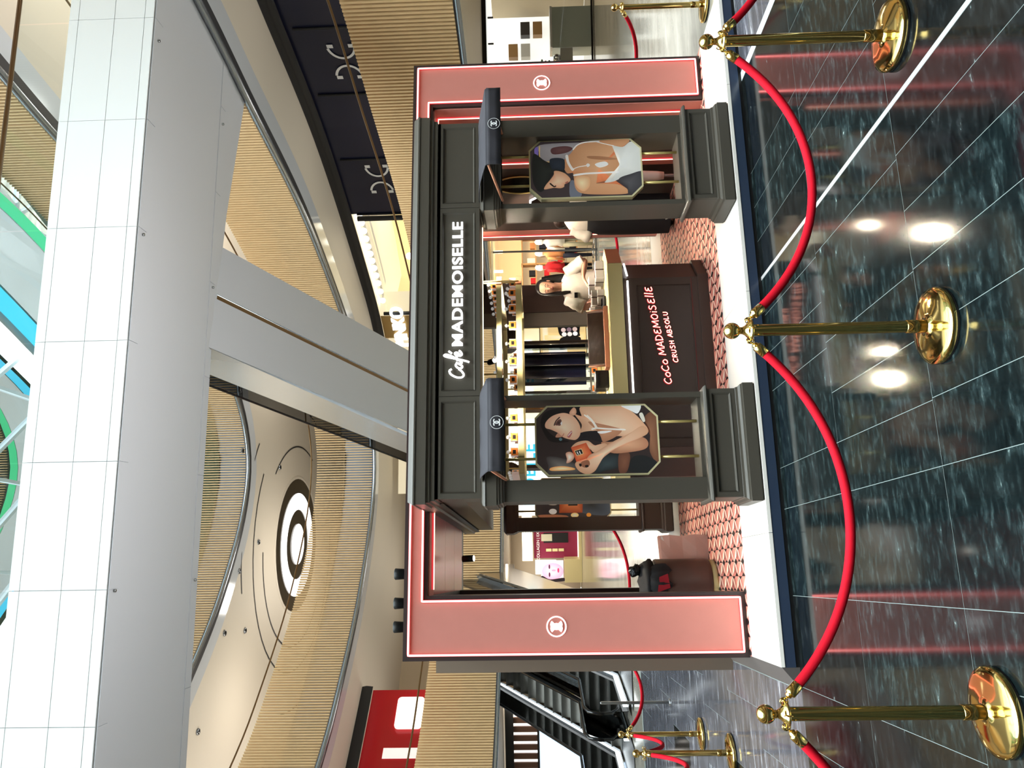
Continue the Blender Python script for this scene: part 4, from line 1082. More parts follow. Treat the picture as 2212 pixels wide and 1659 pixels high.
# neon handwriting, letter strokes on a unit cell
G = {'C': [[(0.6, 0.82), (0.4, 0.96), (0.12, 0.72), (0.06, 0.36), (0.26, 0.06), (0.58, 0.14)]], 'O': [[(0.34, 0.92), (0.08, 0.6), (0.16, 0.16), (0.44, 0.06), (0.6, 0.42), (0.5, 0.82), (0.30, 0.92)]],
     'o': [[(0.3, 0.62), (0.06, 0.4), (0.14, 0.08), (0.4, 0.04), (0.52, 0.3), (0.4, 0.58), (0.22, 0.62)]], 'M': [[(0.02, 0.0), (0.12, 0.95)], [(0.12, 0.95), (0.36, 0.2)], [(0.36, 0.2), (0.68, 0.98)], [(0.68, 0.98), (0.74, 0.02)]],
     'A': [[(0.0, 0.0), (0.34, 0.98)], [(0.34, 0.98), (0.56, 0.0)], [(0.1, 0.34), (0.5, 0.36)]], 'D': [[(0.1, 0.0), (0.1, 0.95)], [(0.04, 0.95), (0.4, 0.86), (0.58, 0.5), (0.44, 0.12), (0.06, 0.0)]],
     'E': [[(0.52, 0.9), (0.2, 0.86), (0.14, 0.62), (0.4, 0.52), (0.12, 0.42), (0.1, 0.12), (0.3, 0.02), (0.54, 0.1)]], 'I': [[(0.14, 0.0), (0.16, 0.66)], [(0.17, 0.86), (0.18, 0.92)]],
     'S': [[(0.5, 0.86), (0.26, 0.96), (0.1, 0.74), (0.4, 0.46), (0.46, 0.16), (0.22, 0.02), (0.04, 0.16)]], 'l': [[(0.06, 0.0), (0.16, 1.2)]], 'L': [[(0.14, 1.05), (0.1, 0.06)], [(0.1, 0.06), (0.52, 0.1)]],
     'R': [[(0.1, 0.0), (0.12, 0.92)], [(0.12, 0.92), (0.46, 0.86), (0.46, 0.56), (0.12, 0.46)], [(0.2, 0.46), (0.54, 0.0)]], 'U': [[(0.06, 0.92), (0.08, 0.24), (0.28, 0.02), (0.48, 0.24), (0.5, 0.92)]],
     'H': [[(0.08, 0.0), (0.1, 0.92)], [(0.5, 0.0), (0.5, 0.95)], [(0.1, 0.46), (0.5, 0.5)]], 'B': [[(0.1, 0.0), (0.1, 0.94)], [(0.1, 0.94), (0.44, 0.84), (0.4, 0.54), (0.12, 0.5)], [(0.12, 0.5), (0.52, 0.36), (0.42, 0.04), (0.08, 0.0)]]}
def handwriting(word, x, z, sx, sz, slope, r, adv):
    for ch in word:
        if ch == ' ': x += sx * 0.42; continue
        m = MB(); h = MB()
        for st in G[ch]:
            P = cat_rom(st, 4, False) if len(st) > 2 else [Vector(p) for p in st]
            Q = [(x + p[0] * sx, 1.143, z + p[1] * sz + (x - 1.2 + p[0] * sx) * slope) for p in P]
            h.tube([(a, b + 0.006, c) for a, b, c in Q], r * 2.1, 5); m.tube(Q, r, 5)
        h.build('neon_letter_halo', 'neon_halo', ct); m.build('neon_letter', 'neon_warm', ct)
        x += sx * adv.get(ch, 0.72)
handwriting('CoCo MADEMOISEllE', 1.195, 0.545, 0.092, 0.070, 0.143, 0.0042, {'M': 0.86, 'I': 0.34, 'l': 0.30, 'o': 0.62, 'A': 0.66})
handwriting('CRUSH ABSOLU', 1.405, 0.442, 0.062, 0.047, 0.150, 0.0034, {'A': 0.66})

# ---- things on the counter
mat('amber_glass', (214, 116, 52), 0.08, spec=0.8, emit=(0.9, 0.34, 0.08), estr=0.12)
mat('crystal', (0.92, 0.92, 0.90), 0.05, trans=0.6, ior=1.5, emit=(1, 1, 1), estr=0.12)
mat('label_black', (16, 15, 16), 0.4)
mat('box_white', (244, 236, 228), 0.55)
mat('ribbon', (70, 52, 46), 0.5)
mat('device', (22, 22, 24), 0.35)
mat('smoked', (0.30, 0.20, 0.17), 0.15, trans=0.35, ior=1.3)
def stand_menu():
    s = thing('menu_stand', 'ribbed smoked acrylic menu holder on a copper foot on the counter', 'menu stand', (1.70, 1.30, 1.105))
    MB().box(1.40, 2.02, 1.24, 1.37, 1.106, 1.150).build('foot', 'copper', s, bevel=0.003)
    MB().prism([(1.42, 1.28, 1.15), (2.0, 1.28, 1.15), (2.0, 1.315, 1.305), (1.42, 1.315, 1.305)], (0, 0.012, 0)).build('acrylic_sheet', 'smoked', s)
    for i in range(30):
        t = i / 29; z = 1.158 + t * 0.140; y = 1.278 + t * 0.034
        MB().tube([(1.445, y, z), (1.97, y, z)], 0.0013, 4).build('rib', 'paint_brown', s)
    for x in (1.425, 1.995): MB().tube([(x, 1.275, 1.15), (x, 1.312, 1.31)], 0.005, 6).build('edge_rod', 'copper', s)
    return s
stand_menu()
def gift_box(cx, cy, z, w, d, h, rz, label):
    g = local('gift_box', label, 'box', (cx, cy, z), 'white gift boxes on the counter', rz)
    MB().box(-w / 2, w / 2, -d / 2, d / 2, 0, h).build('box', 'box_white', g, bevel=0.002)
    m = MB(); t = 0.0015; m.box(-0.006, 0.006, -d / 2 - t, d / 2 + t, -0.0003 + 0.0006, h + t); m.build('ribbon', 'ribbon', g)
    m = MB(); m.box(-w / 2 - t, w / 2 + t, -0.006, 0.006, 0.0006, h + t * 1.2); m.build('ribbon', 'ribbon', g)
    return g
for a in ((2.47, 1.52, 1.106, 0.21, 0.16, 0.085, 0.2, 'large white gift box with dark ribbon at the copper end of the counter'),
          (2.38, 1.66, 1.193, 0.20, 0.15, 0.060, -0.1, 'white gift box under the assistant\'s hand, upper layer by the copper end'),
          (2.21, 1.55, 1.106, 0.15, 0.12, 0.070, 0.1, 'white ribboned gift box lying below the assistant\'s name badge'),
          (2.23, 1.60, 1.178, 0.16, 0.13, 0.055, -0.15, 'white gift box stacked second from the copper end, ribbon crossing its front'),
          (2.06, 1.62, 1.106, 0.13, 0.12, 0.095, 0.05, 'white gift box standing beside the black card terminal'),
          (2.05, 1.64, 1.203, 0.15, 0.12, 0.050, 0.12, 'flat white gift box on top of the stack nearest the menu holder')):
    gift_box(*a)
def terminal(x, y, label):
    d = thing('card_terminal', label, 'card terminal', (x, y, 1.105))
    MB().prism([(x - 0.05, y - 0.04, 1.106), (x - 0.05, y + 0.05, 1.106), (x - 0.05, y + 0.05, 1.150), (x - 0.05, y - 0.04, 1.126)], (0.10, 0, 0)).build('body', 'device', d, bevel=0.004)
    MB().prism([(x - 0.035, y + 0.005, 1.1365), (x + 0.035, y + 0.005, 1.1365), (x + 0.035, y + 0.04, 1.149), (x - 0.035, y + 0.04, 1.149)], (0, 0, 0.002)).build('screen', 'black_gloss', d)
terminal(2.12, 1.40, 'small black card terminal among the white boxes on the counter')
pr = thing('receipt_printer', 'black receipt printer on the counter beside the menu holder', 'printer', (1.33, 1.50, 1.105))
MB().box(1.24, 1.42, 1.42, 1.60, 1.106, 1.24).build('housing', 'device', pr, bevel=0.012)
MB().box(1.26, 1.40, 1.416, 1.43, 1.20, 1.212).build('paper_slot', 'black_gloss', pr)
# ---- scent bottles
def make_bottle(s=1.0):
    b = local('scent_bottle', 'x', 'bottle', (0, 0, 0), 'amber scent bottles on the hanging rack')
    w, d, h = 0.036 * s, 0.019 * s, 0.066 * s
    MB().box(-w, w, -d, d, 0, h).build('flask', 'amber_glass', b, bevel=0.004)
    MB().box(-w * 1.12, -w * 0.96, -d * 1.1, d * 1.1, -0.0 + 0.0004, h * 1.03).build('glass_edge', 'crystal', b)
    MB().box(w * 0.96, w * 1.12, -d * 1.1, d * 1.1, 0.0004, h * 1.03).build('glass_edge', 'crystal', b)
    MB().box(-w * 0.52, w * 0.52, -d - 0.0012, -d, h * 0.30, h * 0.74).build('label', 'label_black', b)
    MB().lathe([(0.010 * s, h), (0.010 * s, h + 0.008 * s), (0.006 * s, h + 0.010 * s)], (0, 0, 0), 10).build('neck', 'gold_trim', b)
    MB().ball((0, 0, h + 0.026 * s), 0.019 * s, 10, 6, (1, 1, 0.9)).build('stopper', 'crystal', b)
    return b
bt0 = make_bottle()
zl, zu = 2.0025, 2.1925
# ================================================================ HANGING RACK OF SCENT BOTTLES
rk = thing('bottle_rack', 'two-tier gold rack hanging from the kiosk ceiling above the counter', 'rack', (1.4, 1.8, 1.94))
def beam(pts, z0, z1, w, mn='gold_satin'):
    for a, b in zip(pts, pts[1:]):
        a, b = Vector((*a, 0)), Vector((*b, 0)); t = (b - a).normalized(); n = Vector((-t.y, t.x, 0)) * w / 2
        MB().prism([(a - n + Vector((0, 0, z0))), (b - n + Vector((0, 0, z0))), (b + n + Vector((0, 0, z0))), (a + n + Vector((0, 0, z0)))], (0, 0, z1 - z0)).build('beam', mn, rk)
RX0, RX1, RY0, RY1, RC = 0.42, 2.34, 1.15, 2.55, 0.12
RING = [(RX0 + RC, RY0), (RX1 - RC, RY0), (RX1, RY0 + RC), (RX1, RY1 - RC), (RX1 - RC, RY1), (RX0 + RC, RY1), (RX0, RY1 - RC), (RX0, RY0 + RC), (RX0 + RC, RY0)]
for z0, z1 in ((1.945, 2.0), (2.14, 2.19)): beam(RING, z0, z1, 0.05)
for z0, z1 in ((1.944, 2.001), (2.139, 2.191)): beam([(RX1 - RC - 0.001, RY0 - 0.001), (RX1 + 0.001, RY0 + RC + 0.001)], z0, z1, 0.053, 'copper')
for x, y in ((RX1 - 0.07, RY0 + 0.0), (RX1 - 0.02, RY0 + 0.17), (1.70, RY1), (1.52, RY1), (RX0 + 0.15, RY0), (RX0 + 0.02, RY1 - 0.2), (0.62, RY1)):
    MB().tube([(x, y, 1.97), (x, y, 2.62)], 0.008, 8).build('rod', 'gold_trim', rk)
k = 0
ords = ['first', 'second', 'third', 'fourth', 'fifth', 'sixth', 'seventh', 'eighth', 'ninth', 'tenth', 'eleventh', 'twelfth']
def put(x, y, z, rz, label):
    global k
    if k == 0: bt0.location = (x, y, z); bt0.rotation_euler = (0, 0, rz); bt0['label'] = label
    else: copy_tree(bt0, None, (x, y, z), rz, label)
    k += 1
for i, x in enumerate([2.14, 1.98, 1.81, 1.63, 1.45, 1.27, 1.08, 0.9, 0.72, 0.58]):
    put(x, RY0, zl, 0.0, 'amber scent bottle on the lower front beam, %s from its copper end' % ords[i])
for i, y in enumerate([1.36, 1.54, 1.72, 1.90, 2.08, 2.26]):
    put(RX1 - 0.0, y, zl, -1.2, 'amber scent bottle on the lower right-hand side beam, %s from the front' % ords[i])
    put(RX1 - 0.0, y + 0.06, zu, -1.2, 'amber scent bottle on the upper right-hand side beam, %s from the front' % ords[i])
for i, y in enumerate([1.40, 1.58, 1.76, 1.94, 2.12, 2.30]):
    put(RX0, y, zl, 1.2, 'amber scent bottle on the lower left-hand side beam, %s from the front' % ords[i])
for i, x in enumerate([1.90, 1.72, 1.54, 1.34, 1.14, 0.94, 0.74]):
    put(x, RY1, zl, 0.0, 'glowing scent bottle on the lower back beam of the rack, %s from its right end' % ords[i])
    put(x, RY1, zu, 0.0, 'glowing scent bottle on the upper back beam of the rack, %s from its right end' % ords[i])

# ================================================================ BACK OF THE KIOSK: columns, glass shelves, sideboard
mat('col_grey', (112, 106, 98), 0.5)
col_ = thing('back_column', 'dark column behind the counter beside the assistant', 'column', (2.98, 3.75, ZP))
MB().box(2.80, 3.04, 3.60, 3.78, ZP, 2.62).build('shaft', 'paint_brown', col_)
MB().box(2.62, 2.80, 3.62, 3.70, ZP, 2.62).build('shaft_face', 'col_grey', col_)
sb = thing('sideboard', 'gold sideboard behind the counter carrying glass shelves', 'sideboard', (1.5, 3.1, ZP))
mat('wood_brown', (150, 112, 66), 0.5)
MB().box(0.95, 2.15, 2.95, 3.30, ZP, 1.05).build('cabinet', 'gold_satin', sb)
MB().box(0.93, 2.17, 2.93, 3.32, 1.05, 1.085).build('top', 'gold_trim', sb)
MB().box(1.40, 1.56, 3.1, 3.3, 1.45, 1.96).build('wood_panel', 'wood_brown', sb)
mat('navy_panel', (22, 26, 58), 0.3)
MB().box(1.74, 2.16, 3.28, 3.30, 1.2, 1.98).build('navy_panel', 'navy_panel', sb)
for x in (1.60, 1.76, 1.92, 2.06, 2.18):
    MB().box(x, x + 0.006, 3.02, 3.27, 1.09, 1.98).build('glass_upright', 'glass', sb)
    MB().tube([(x, 3.02, 1.09), (x, 3.02, 1.98)], 0.006, 6).build('steel_edge', 'steel', sb)
MB().box(1.56, 2.20, 3.0, 3.02, 1.155, 1.175).build('rail', 'steel', sb)
for i, (x, c) in enumerate(((1.45, 0.0), (1.62, 0.0), (1.84, 0.0))):
    put(x, 3.02, 1.0865, 0.0, 'scent bottle standing on the gold sideboard, %s from the left' % ords[i])
# ---- ceiling spots of the kiosk
mat('bulb', (0.5, 0.5, 0.5), 0.5, emit=(1.0, 0.93, 0.8), estr=12.0)
def spot(x, y, z, tx, ty, label, e):
    s = thing('ceiling_spot', label, 'spotlight', (x, y, z), 'black track spots in the kiosk')
    d = (Vector((tx, ty, 1.0)) - Vector((x, y, z))).normalized(); c = Vector((x, y, z - 0.06))
    MB().tube([(x, y, 2.62), (x, y, z - 0.03)], 0.010, 6).build('stem', 'black', s)
    MB().tube([c - d * 0.06, c + d * 0.06], 0.034, 12).build('can', 'black', s)
    MB().tube([c + d * 0.058, c + d * 0.063], 0.028, 12).build('lens', 'bulb', s)
    lamp('spot_light', 'SPOT', tuple(c + d * 0.08), e, (1.0, 0.86, 0.66), 0.04, tuple(c + d), 80)
spot(1.95, 2.9, 2.40, 1.9, 0.9, 'lit ceiling spot above the rack, nearer the assistant', 200)
spot(1.62, 2.9, 2.36, 1.3, 0.8, 'lit ceiling spot above the rack, over the palette poster', 200)
spot(1.20, 2.6, 2.42, 0.6, 2.0, 'black cylinder spot just above the left awning', 160)
spot(3.55, 2.4, 2.46, 3.9, 3.4, 'ceiling spot washing the dark wall beside the woman in black trousers', 90)
spot(2.9, 1.7, 2.50, 2.7, 0.9, 'ceiling spot over the pink floor to the right of the counter', 220)
spot(-0.35, 2.2, 2.62, -0.3, 1.8, 'ceiling spot over the waste bin', 160)

spot(2.35, 1.0, 2.52, 2.35, 2.4, 'added front ceiling spot brightening the assistant', 140)  # this and the next two spots are added to brighten the interior
spot(0.8, 0.9, 2.52, 1.0, 2.2, 'added front ceiling spot behind the left awning', 140)
spot(1.6, 0.9, 2.52, 1.6, 2.0, 'added front ceiling spot over the middle of the counter', 140)
# spot heads standing on the portal roof
for i, (x, y) in enumerate(((-0.95, 1.1), (-0.75, 1.1), (-0.5, 1.1))):
    u_ = thing('roof_spot', 'black spot head on top of the pink portal, %s from the left' % ords[i], 'spotlight', (x, y, 2.974))
    MB().lathe([(0.05, 2.974), (0.05, 2.99), (0.015, 2.995), (0.015, 3.03)], (x, y, 0), 12).build('foot', 'black', u_)
    MB().lathe([(0.0, 3.03), (0.045, 3.03), (0.05, 3.11), (0.044, 3.115), (0.0, 3.10)], (x, y, 0), 12).build('can', 'black', u_)
lamp('bridge_fill_lamp', 'AREA', (-0.3, 2.6, 3.2), 120, (1.0, 0.98, 0.96), 1.2, (-0.3, 3.2, 8))  # unseen area lamps added to brighten the bridge underside and ceilings
lamp('bridge_fill_lamp', 'AREA', (3.4, 2.6, 3.2), 120, (1.0, 0.98, 0.96), 1.2, (3.4, 3.2, 8))

# ================================================================ BIN, COAT, PAPER BAG, STOOL
mat('bin_brown', (84, 62, 56), 0.35)
bn = thing('waste_bin', 'round dark brown bin with brass foot inside the left-hand pink column', 'bin', (-0.60, 1.86, ZP))
BC = (-0.60, 1.86, 0)
MB().lathe([(0.0, ZP), (0.192, ZP), (0.196, ZP + 0.008), (0.196, ZP + 0.05), (0.19, ZP + 0.055)], BC, 32).build('foot_ring', 'gold_satin', bn)
MB().lathe([(0.19, ZP + 0.05), (0.205, ZP + 0.06), (0.21, ZP + 0.10), (0.21, 0.70), (0.205, 0.715), (0.19, 0.72), (0.0, 0.70)], BC, 32).build('drum', 'bin_brown', bn)
mat('coat_black', (20, 19, 22), 0.75, bump=0.3, bscale=30)
mat('coat_red', (150, 16, 34), 0.6)
mat('foil', (40, 40, 42), 0.2, metal=0.8, bump=0.8, bscale=40)
def blob(c, rx, ry, rz_, seed, amp=0.18, seg=18, rings=12):
    rnd = random.Random(seed); ph = [rnd.uniform(0, 6.28) for _ in range(6)]
    m = MB(); m.ball(c, 1.0, seg, rings, (rx, ry, rz_)); V = []
    for x, y, z in m.v:
        d = Vector((x - c[0], y - c[1], z - c[2])); u = d.normalized() if d.length > 1e-6 else d
        f = 1 + amp * (math.sin(5 * u.x + ph[0]) * math.sin(4 * u.z + ph[1]) + 0.6 * math.sin(9 * u.y + 7 * u.z + ph[2]))
        V.append((c[0] + d.x * f, c[1] + d.y * f, c[2] + d.z * f))
    m.v = V; return m
cb = thing('coat', 'black coat with red lining thrown over the waste bin', 'coat', (-0.60, 1.84, 0.72))
blob((-0.60, 1.84, 0.775), 0.20, 0.17, 0.095, 3).build('coat_body', 'coat_black', cb)
m = MB(); m.smooth = True; n = 12; V = []
for i in range(n + 1):
    for j, (z, o) in enumerate(((0.78, 0.0), (0.72, 0.055), (0.66, 0.05), (0.60, 0.045))):
        a = R(215 + 100 * i / n); rr = 0.19 + o * 0.7 + 0.012 * math.sin(i * 2 + j)
        V.append((-0.60 + rr * math.cos(a), 1.86 + rr * math.sin(a), z - (0.03 * math.sin(i * 1.4) if j == 3 else 0)))
m.add(V, [(i * 4 + j, i * 4 + j + 1, (i + 1) * 4 + j + 1, (i + 1) * 4 + j) for i in range(n) for j in range(3)]); m.build('sleeve', 'coat_black', cb)
m = MB(); m.add([(-0.70, 1.645, 0.72), (-0.56, 1.625, 0.70), (-0.53, 1.62, 0.62), (-0.66, 1.635, 0.60)], [(3, 2, 1, 0)]); m.build('lining', 'coat_red', cb)
fb = blob((-0.50, 1.80, 0.90), 0.055, 0.05, 0.06, 9, 0.25); one(fb, 'foil_pouch', 'foil', 'shiny black foil pouch lying on top of the coat', 'pouch')
mat('kraft_pink', (232, 184, 168), 0.7, var=0.06, vscale=6, bump=0.25, bscale=9)
bag = thing('paper_bag', 'open pink paper carrier bag standing behind the waste bin', 'bag', (-0.29, 2.12, ZP))
bx0, bx1, by0, by1, bz = -0.42, -0.16, 2.04, 2.20, 0.60
m = MB(); m.smooth = False
levels = [(0.0, 0.0, 0.0), (0.12, 0.012, 0.004), (0.25, -0.006, 0.010), (0.38, 0.010, -0.004), (0.465, 0.0, 0.004)]
nn = 8
V = []
for li, (h, dx, dy) in enumerate(levels):
    for (x, y) in ((bx0, by0), ((bx0 + bx1) / 2, by0 - 0.012 * math.sin(li * 2.0)), (bx1, by0), (bx1 + 0.006 * (-1) ** li, (by0 + by1) / 2 - 0.01), (bx1, by1), ((bx0 + bx1) / 2, by1), (bx0, by1), (bx0 - 0.004, (by0 + by1) / 2)):
        V.append((x + dx, y + dy, ZP + h + (0.012 * (x - bx0) / (bx1 - bx0) if li == 4 else 0)))
m.add(V, [(l * nn + i, l * nn + (i + 1) % nn, (l + 1) * nn + (i + 1) % nn, (l + 1) * nn + i) for l in range(4) for i in range(nn)])
m.add(V[:8], [tuple(range(8))[::-1]])
o = m.build('bag_body', 'kraft_pink', bag); sdf = o.modifiers.new('thick', 'SOLIDIFY'); sdf.thickness = 0.003
MB().box(bx0 + 0.004, bx1 - 0.004, by0 + 0.002, by0 + 0.004, 0.555, 0.60).build('white_rim', 'box_white', bag)
stl = thing('bar_stool', 'white tapered stool on a chrome foot behind the right-hand poster', 'stool', (3.80, 1.95, ZP))
mat('cream_leather', (226, 212, 204), 0.5)
MB().lathe([(0.0, 0.34), (0.042, 0.34), (0.052, 0.42), (0.062, 0.60), (0.066, 0.72), (0.05, 0.74), (0.0, 0.745)], (3.80, 1.95, 0), 20).build('seat', 'cream_leather', stl)
MB().lathe([(0.020, 0.22), (0.020, 0.345)], (3.80, 1.95, 0), 14).build('column', 'steel', stl)
MB().lathe([(0.0, ZP), (0.07, ZP), (0.07, ZP + 0.012), (0.03, ZP + 0.03), (0.034, ZP + 0.07), (0.02, ZP + 0.09)], (3.80, 1.95, 0), 18).build('foot', 'steel_mirror', stl)

bl = thing('steel_post', 'slim steel post standing before the escalator foot', 'post', (-2.32, 6.0, 0))
MB().lathe([(0.05, 0.0), (0.05, 0.012), (0.022, 0.014)], (-2.32, 6.0, 0), 14).build('foot', 'steel', bl)
MB().lathe([(0.022, 0.012), (0.022, 0.985), (0.018, 0.995), (0.0, 1.0)], (-2.32, 6.0, 0), 14).build('shaft', 'steel', bl)
lamp('wall_wash', 'POINT', (3.78, 3.35, 2.5), 12, (1.0, 0.86, 0.64), 0.04)
# ================================================================ BRASS STANCHIONS AND VELVET ROPES
def make_stanchion():
    s = local('rope_stanchion', 'x', 'stanchion', (0, 0, 0), 'brass rope stanchions')
    m = MB(); m.lathe([(0.0, 0.0), (0.172, 0.0), (0.174, 0.006), (0.172, 0.010)], (0, 0, 0), 48); m.build('foot_ring', 'rubber', s)
    m = MB(); m.lathe([(0.171, 0.010), (0.175, 0.014), (0.175, 0.030), (0.171, 0.036), (0.150, 0.043), (0.110, 0.050), (0.060, 0.056), (0.034, 0.060), (0.030, 0.064)], (0, 0, 0), 48); m.build('base', 'brass', s)
    m = MB(); m.lathe([(0.030, 0.055), (0.0305, 0.10), (0.0305, 0.150), (0.0275, 0.152)], (0, 0, 0), 24); m.build('sleeve', 'brass', s)
    m = MB(); m.lathe([(0.0272, 0.15), (0.0272, 0.50), (0.0272, 0.845)], (0, 0, 0), 24); m.build('pole', 'brass', s)
    m = MB(); m.lathe([(0.0272, 0.840), (0.050, 0.843), (0.052, 0.848), (0.050, 0.853), (0.036, 0.858), (0.022, 0.872), (0.016, 0.885), (0.017, 0.892), (0.014, 0.897)], (0, 0, 0), 28); m.build('collar', 'brass', s)
    m = MB(); m.ball((0, 0, 0.930), 0.0375, 24, 16); m.build('finial', 'brass', s)
    for a in (0, 90, 180, 270):
        c = Vector((0.048 * math.cos(R(a)), 0.048 * math.sin(R(a)), 0.852)); t = Vector((math.cos(R(a)), math.sin(R(a)), 0))
        m = MB(); m.tube([c + t * 0.014 * math.cos(k) + Vector((0, 0, 0.016 * math.sin(k))) for k in [2 * math.pi * i / 12 for i in range(12)]], 0.0028, 6, True); m.build('loop', 'brass', s)
    return s
ST = make_stanchion()
ST_SPOTS = [(-1.091, -2.53, 'brass rope stanchion nearest the viewer, left of the kiosk front'), (0.533, -2.53, 'brass rope stanchion before the middle of the cafe counter'),
            (2.060, -2.53, 'brass rope stanchion in front of the right-hand pink column'), (5.12, 0.86, 'brass rope stanchion at the far right edge of the picture'),
            (-2.32, 3.72, 'brass rope stanchion by the escalator, beside the pink column'), (-2.22, 2.25, 'brass rope stanchion at the lower left by the escalator, cut by the frame'),
            (0.20, 4.98, 'brass rope stanchion behind the back poster of the kiosk'), (-1.47, 4.98, 'brass rope stanchion hidden behind the pink column, by the back of the platform'),
            (5.1, 4.98, 'brass rope stanchion behind the woman in black trousers'), (3.45, 4.98, 'brass rope stanchion behind the counter assistant')]
for i, (x, y, lb) in enumerate(ST_SPOTS):
    if i == 0: ST.location = (x, y, 0); ST['label'] = lb
    else: copy_tree(ST, None, (x, y, 0), None, lb)
def rope(a, b, sag, label, cut_a=True, cut_b=True):
    a = Vector((*a, 0.836)); b = Vector((*b, 0.836)); d = (b - a); L = d.length; d.normalize()
    p0 = a + d * 0.066; p1 = b - d * 0.066
    r = thing('velvet_rope', label, 'rope', tuple(Vector((p0.x, p0.y, 0))), 'red velvet barrier ropes')
    n = 40; P = []
    for i in range(n + 1):
        t = i / n; u = 2 * t - 1
        k = (math.cosh(1.6 * u) - math.cosh(1.6)) / (math.cosh(1.6) - 1)
        P.append(p0.lerp(p1, t) + Vector((0, 0, sag * k)))
    m = MB(); m.tube([P[0].lerp(P[1], 0.9)] + P[1:-1] + [P[-1].lerp(P[-2], 0.9)], 0.0205, 12); m.build('rope_body', 'velvet', r)
    for Q in (P[:4], P[::-1][:4]):
        t = (Q[1] - Q[0]).normalized()
        m = MB(); m.tube([Q[0] - t * 0.004, Q[0] + t * 0.002, Q[0] + t * 0.012, Q[0] + t * 0.013, Q[0] + t * 0.018, Q[0] + t * 0.0185, Q[0] + t * 0.066, Q[0] + t * 0.0665], [0.006, 0.014, 0.015, 0.0215, 0.0225, 0.0228, 0.0228, 0.0205], 14); m.build('end_cap', 'brass', r)
        m = MB(); m.tube([Q[0] - t * 0.004, Q[0] - t * 0.018, Q[0] - t * 0.030 + Vector((0, 0, 0.008)), Q[0] - t * 0.020 + Vector((0, 0, 0.014)), Q[0] - t * 0.010 + Vector((0, 0, 0.006))], 0.0038, 6); m.build('snap_hook', 'brass', r)
    return r
S = [(x, y) for x, y, _ in ST_SPOTS]
rope(S[0], S[1], 0.335, 'red velvet rope hanging before the left half of the kiosk')
rope(S[1], S[2], 0.345, 'red velvet rope hanging before the right half of the kiosk')
rope(S[2], (3.62, -2.50), 0.33, 'red velvet rope leaving the picture at the top right corner of the platform')
rope((-2.72, -2.50), S[0], 0.33, 'red velvet rope leaving the picture left of the nearest stanchion')
rope(S[3], (5.12, 2.95), 0.24, 'red velvet rope beside the right-hand pink column by the bright shop')
rope(S[4], S[7], 0.24, 'red velvet rope in front of the escalator foot')
rope(S[5], S[4], 0.26, 'short red velvet rope between the two stanchions by the escalator')
rope((-2.1, 0.8), S[5], 0.25, 'red velvet rope leaving the picture beside the light grey tiles')
rope(S[7], S[6], 0.23, 'red velvet rope seen through the portal above the paper bag')
rope(S[8], S[9], 0.30, 'red velvet rope between the two women at the back of the kiosk')
# ================================================================ PEOPLE
mat('skin', (206, 154, 128), 0.5)
mat('hair_black', (16, 14, 15), 0.4, bump=0.3, bscale=120)
mat('hair_brown', (42, 28, 24), 0.4, bump=0.3, bscale=120)
mat('cloth_white', (238, 230, 218), 0.8, bump=0.25, bscale=14)
mat('cloth_black', (14, 15, 22), 0.8, bump=0.15, bscale=20)
mat('shoe_black', (14, 12, 13), 0.35)
mat('lips', (170, 84, 80), 0.5)
def skin_body(parent, joints, edges, mname='skin', name='body', root=0):
    """joints: name -> (x, y, z, radius); grown with a Skin modifier into one surface"""
    idx = {k: i for i, k in enumerate(joints)}
    me = bpy.data.meshes.new(name); me.from_pydata([joints[k][:3] for k in joints], [(idx[a], idx[b]) for a, b in edges], [])
    o = bpy.data.objects.new(name, me); COL.objects.link(o); o.parent = parent
    sk = o.modifiers.new('skin', 'SKIN'); sk.use_smooth_shade = True; sk.branch_smoothing = 0.6
    for i, k in enumerate(joints):
        r = joints[k][3]; r = r if isinstance(r, tuple) else (r, r)
        me.skin_vertices[0].data[i].radius = r; me.skin_vertices[0].data[i].use_root = (i == root)
    ss = o.modifiers.new('sub', 'SUBSURF'); ss.levels = 2; ss.render_levels = 2
    dg = bpy.context.evaluated_depsgraph_get(); dg.update()
    me2 = bpy.data.meshes.new_from_object(o.evaluated_get(dg)); me2.materials.clear(); me2.materials.append(MATS[mname])
    o.modifiers.clear(); o.data = me2
    for p in me2.polygons: p.use_smooth = True
    return o
def loft(rings, seg=20, cap0=False, cap1=False, wave=0.0, wn=7, ph=0.0):
    """rings: (cx, cy, cz, rx, ry[, tilt about x]) -> soft tube of cloth"""
    m = MB(); m.smooth = True; V = []
    for i, rg in enumerate(rings):
        cx, cy, cz, rx, ry = rg[:5]; tl = rg[5] if len(rg) > 5 else 0.0
        for k_ in range(seg):
            a = 2 * math.pi * k_ / seg; w = 1 + wave * math.sin(wn * a + ph + i * 0.9)
            x = rx * math.cos(a) * w; y = ry * math.sin(a) * w
            V.append((cx + x, cy + y * math.cos(tl), cz + y * math.sin(tl)))
    F = [(i * seg + k_, i * seg + (k_ + 1) % seg, (i + 1) * seg + (k_ + 1) % seg, (i + 1) * seg + k_) for i in range(len(rings) - 1) for k_ in range(seg)]
    if cap0: F.append(tuple(range(seg))[::-1])
    if cap1: F.append(tuple((len(rings) - 1) * seg + k_ for k_ in range(seg)))
    m.add(V, F); return m
def sub(o, n=1):
    s = o.modifiers.new('sub', 'SUBSURF'); s.levels = n; s.render_levels = n; return o
def tube_cloth(pts, rads, name, mname, parent, seg=14, wave=0.06):
    m = MB(); m.tube([Vector(p) for p in cat_rom(pts, 3, False)], [rads[min(len(rads) - 1, int(i / 3))] * (1 + wave * math.sin(i * 2.1)) for i in range(3 * (len(pts) - 1) + 1)], seg)
    return m.build(name, mname, parent)
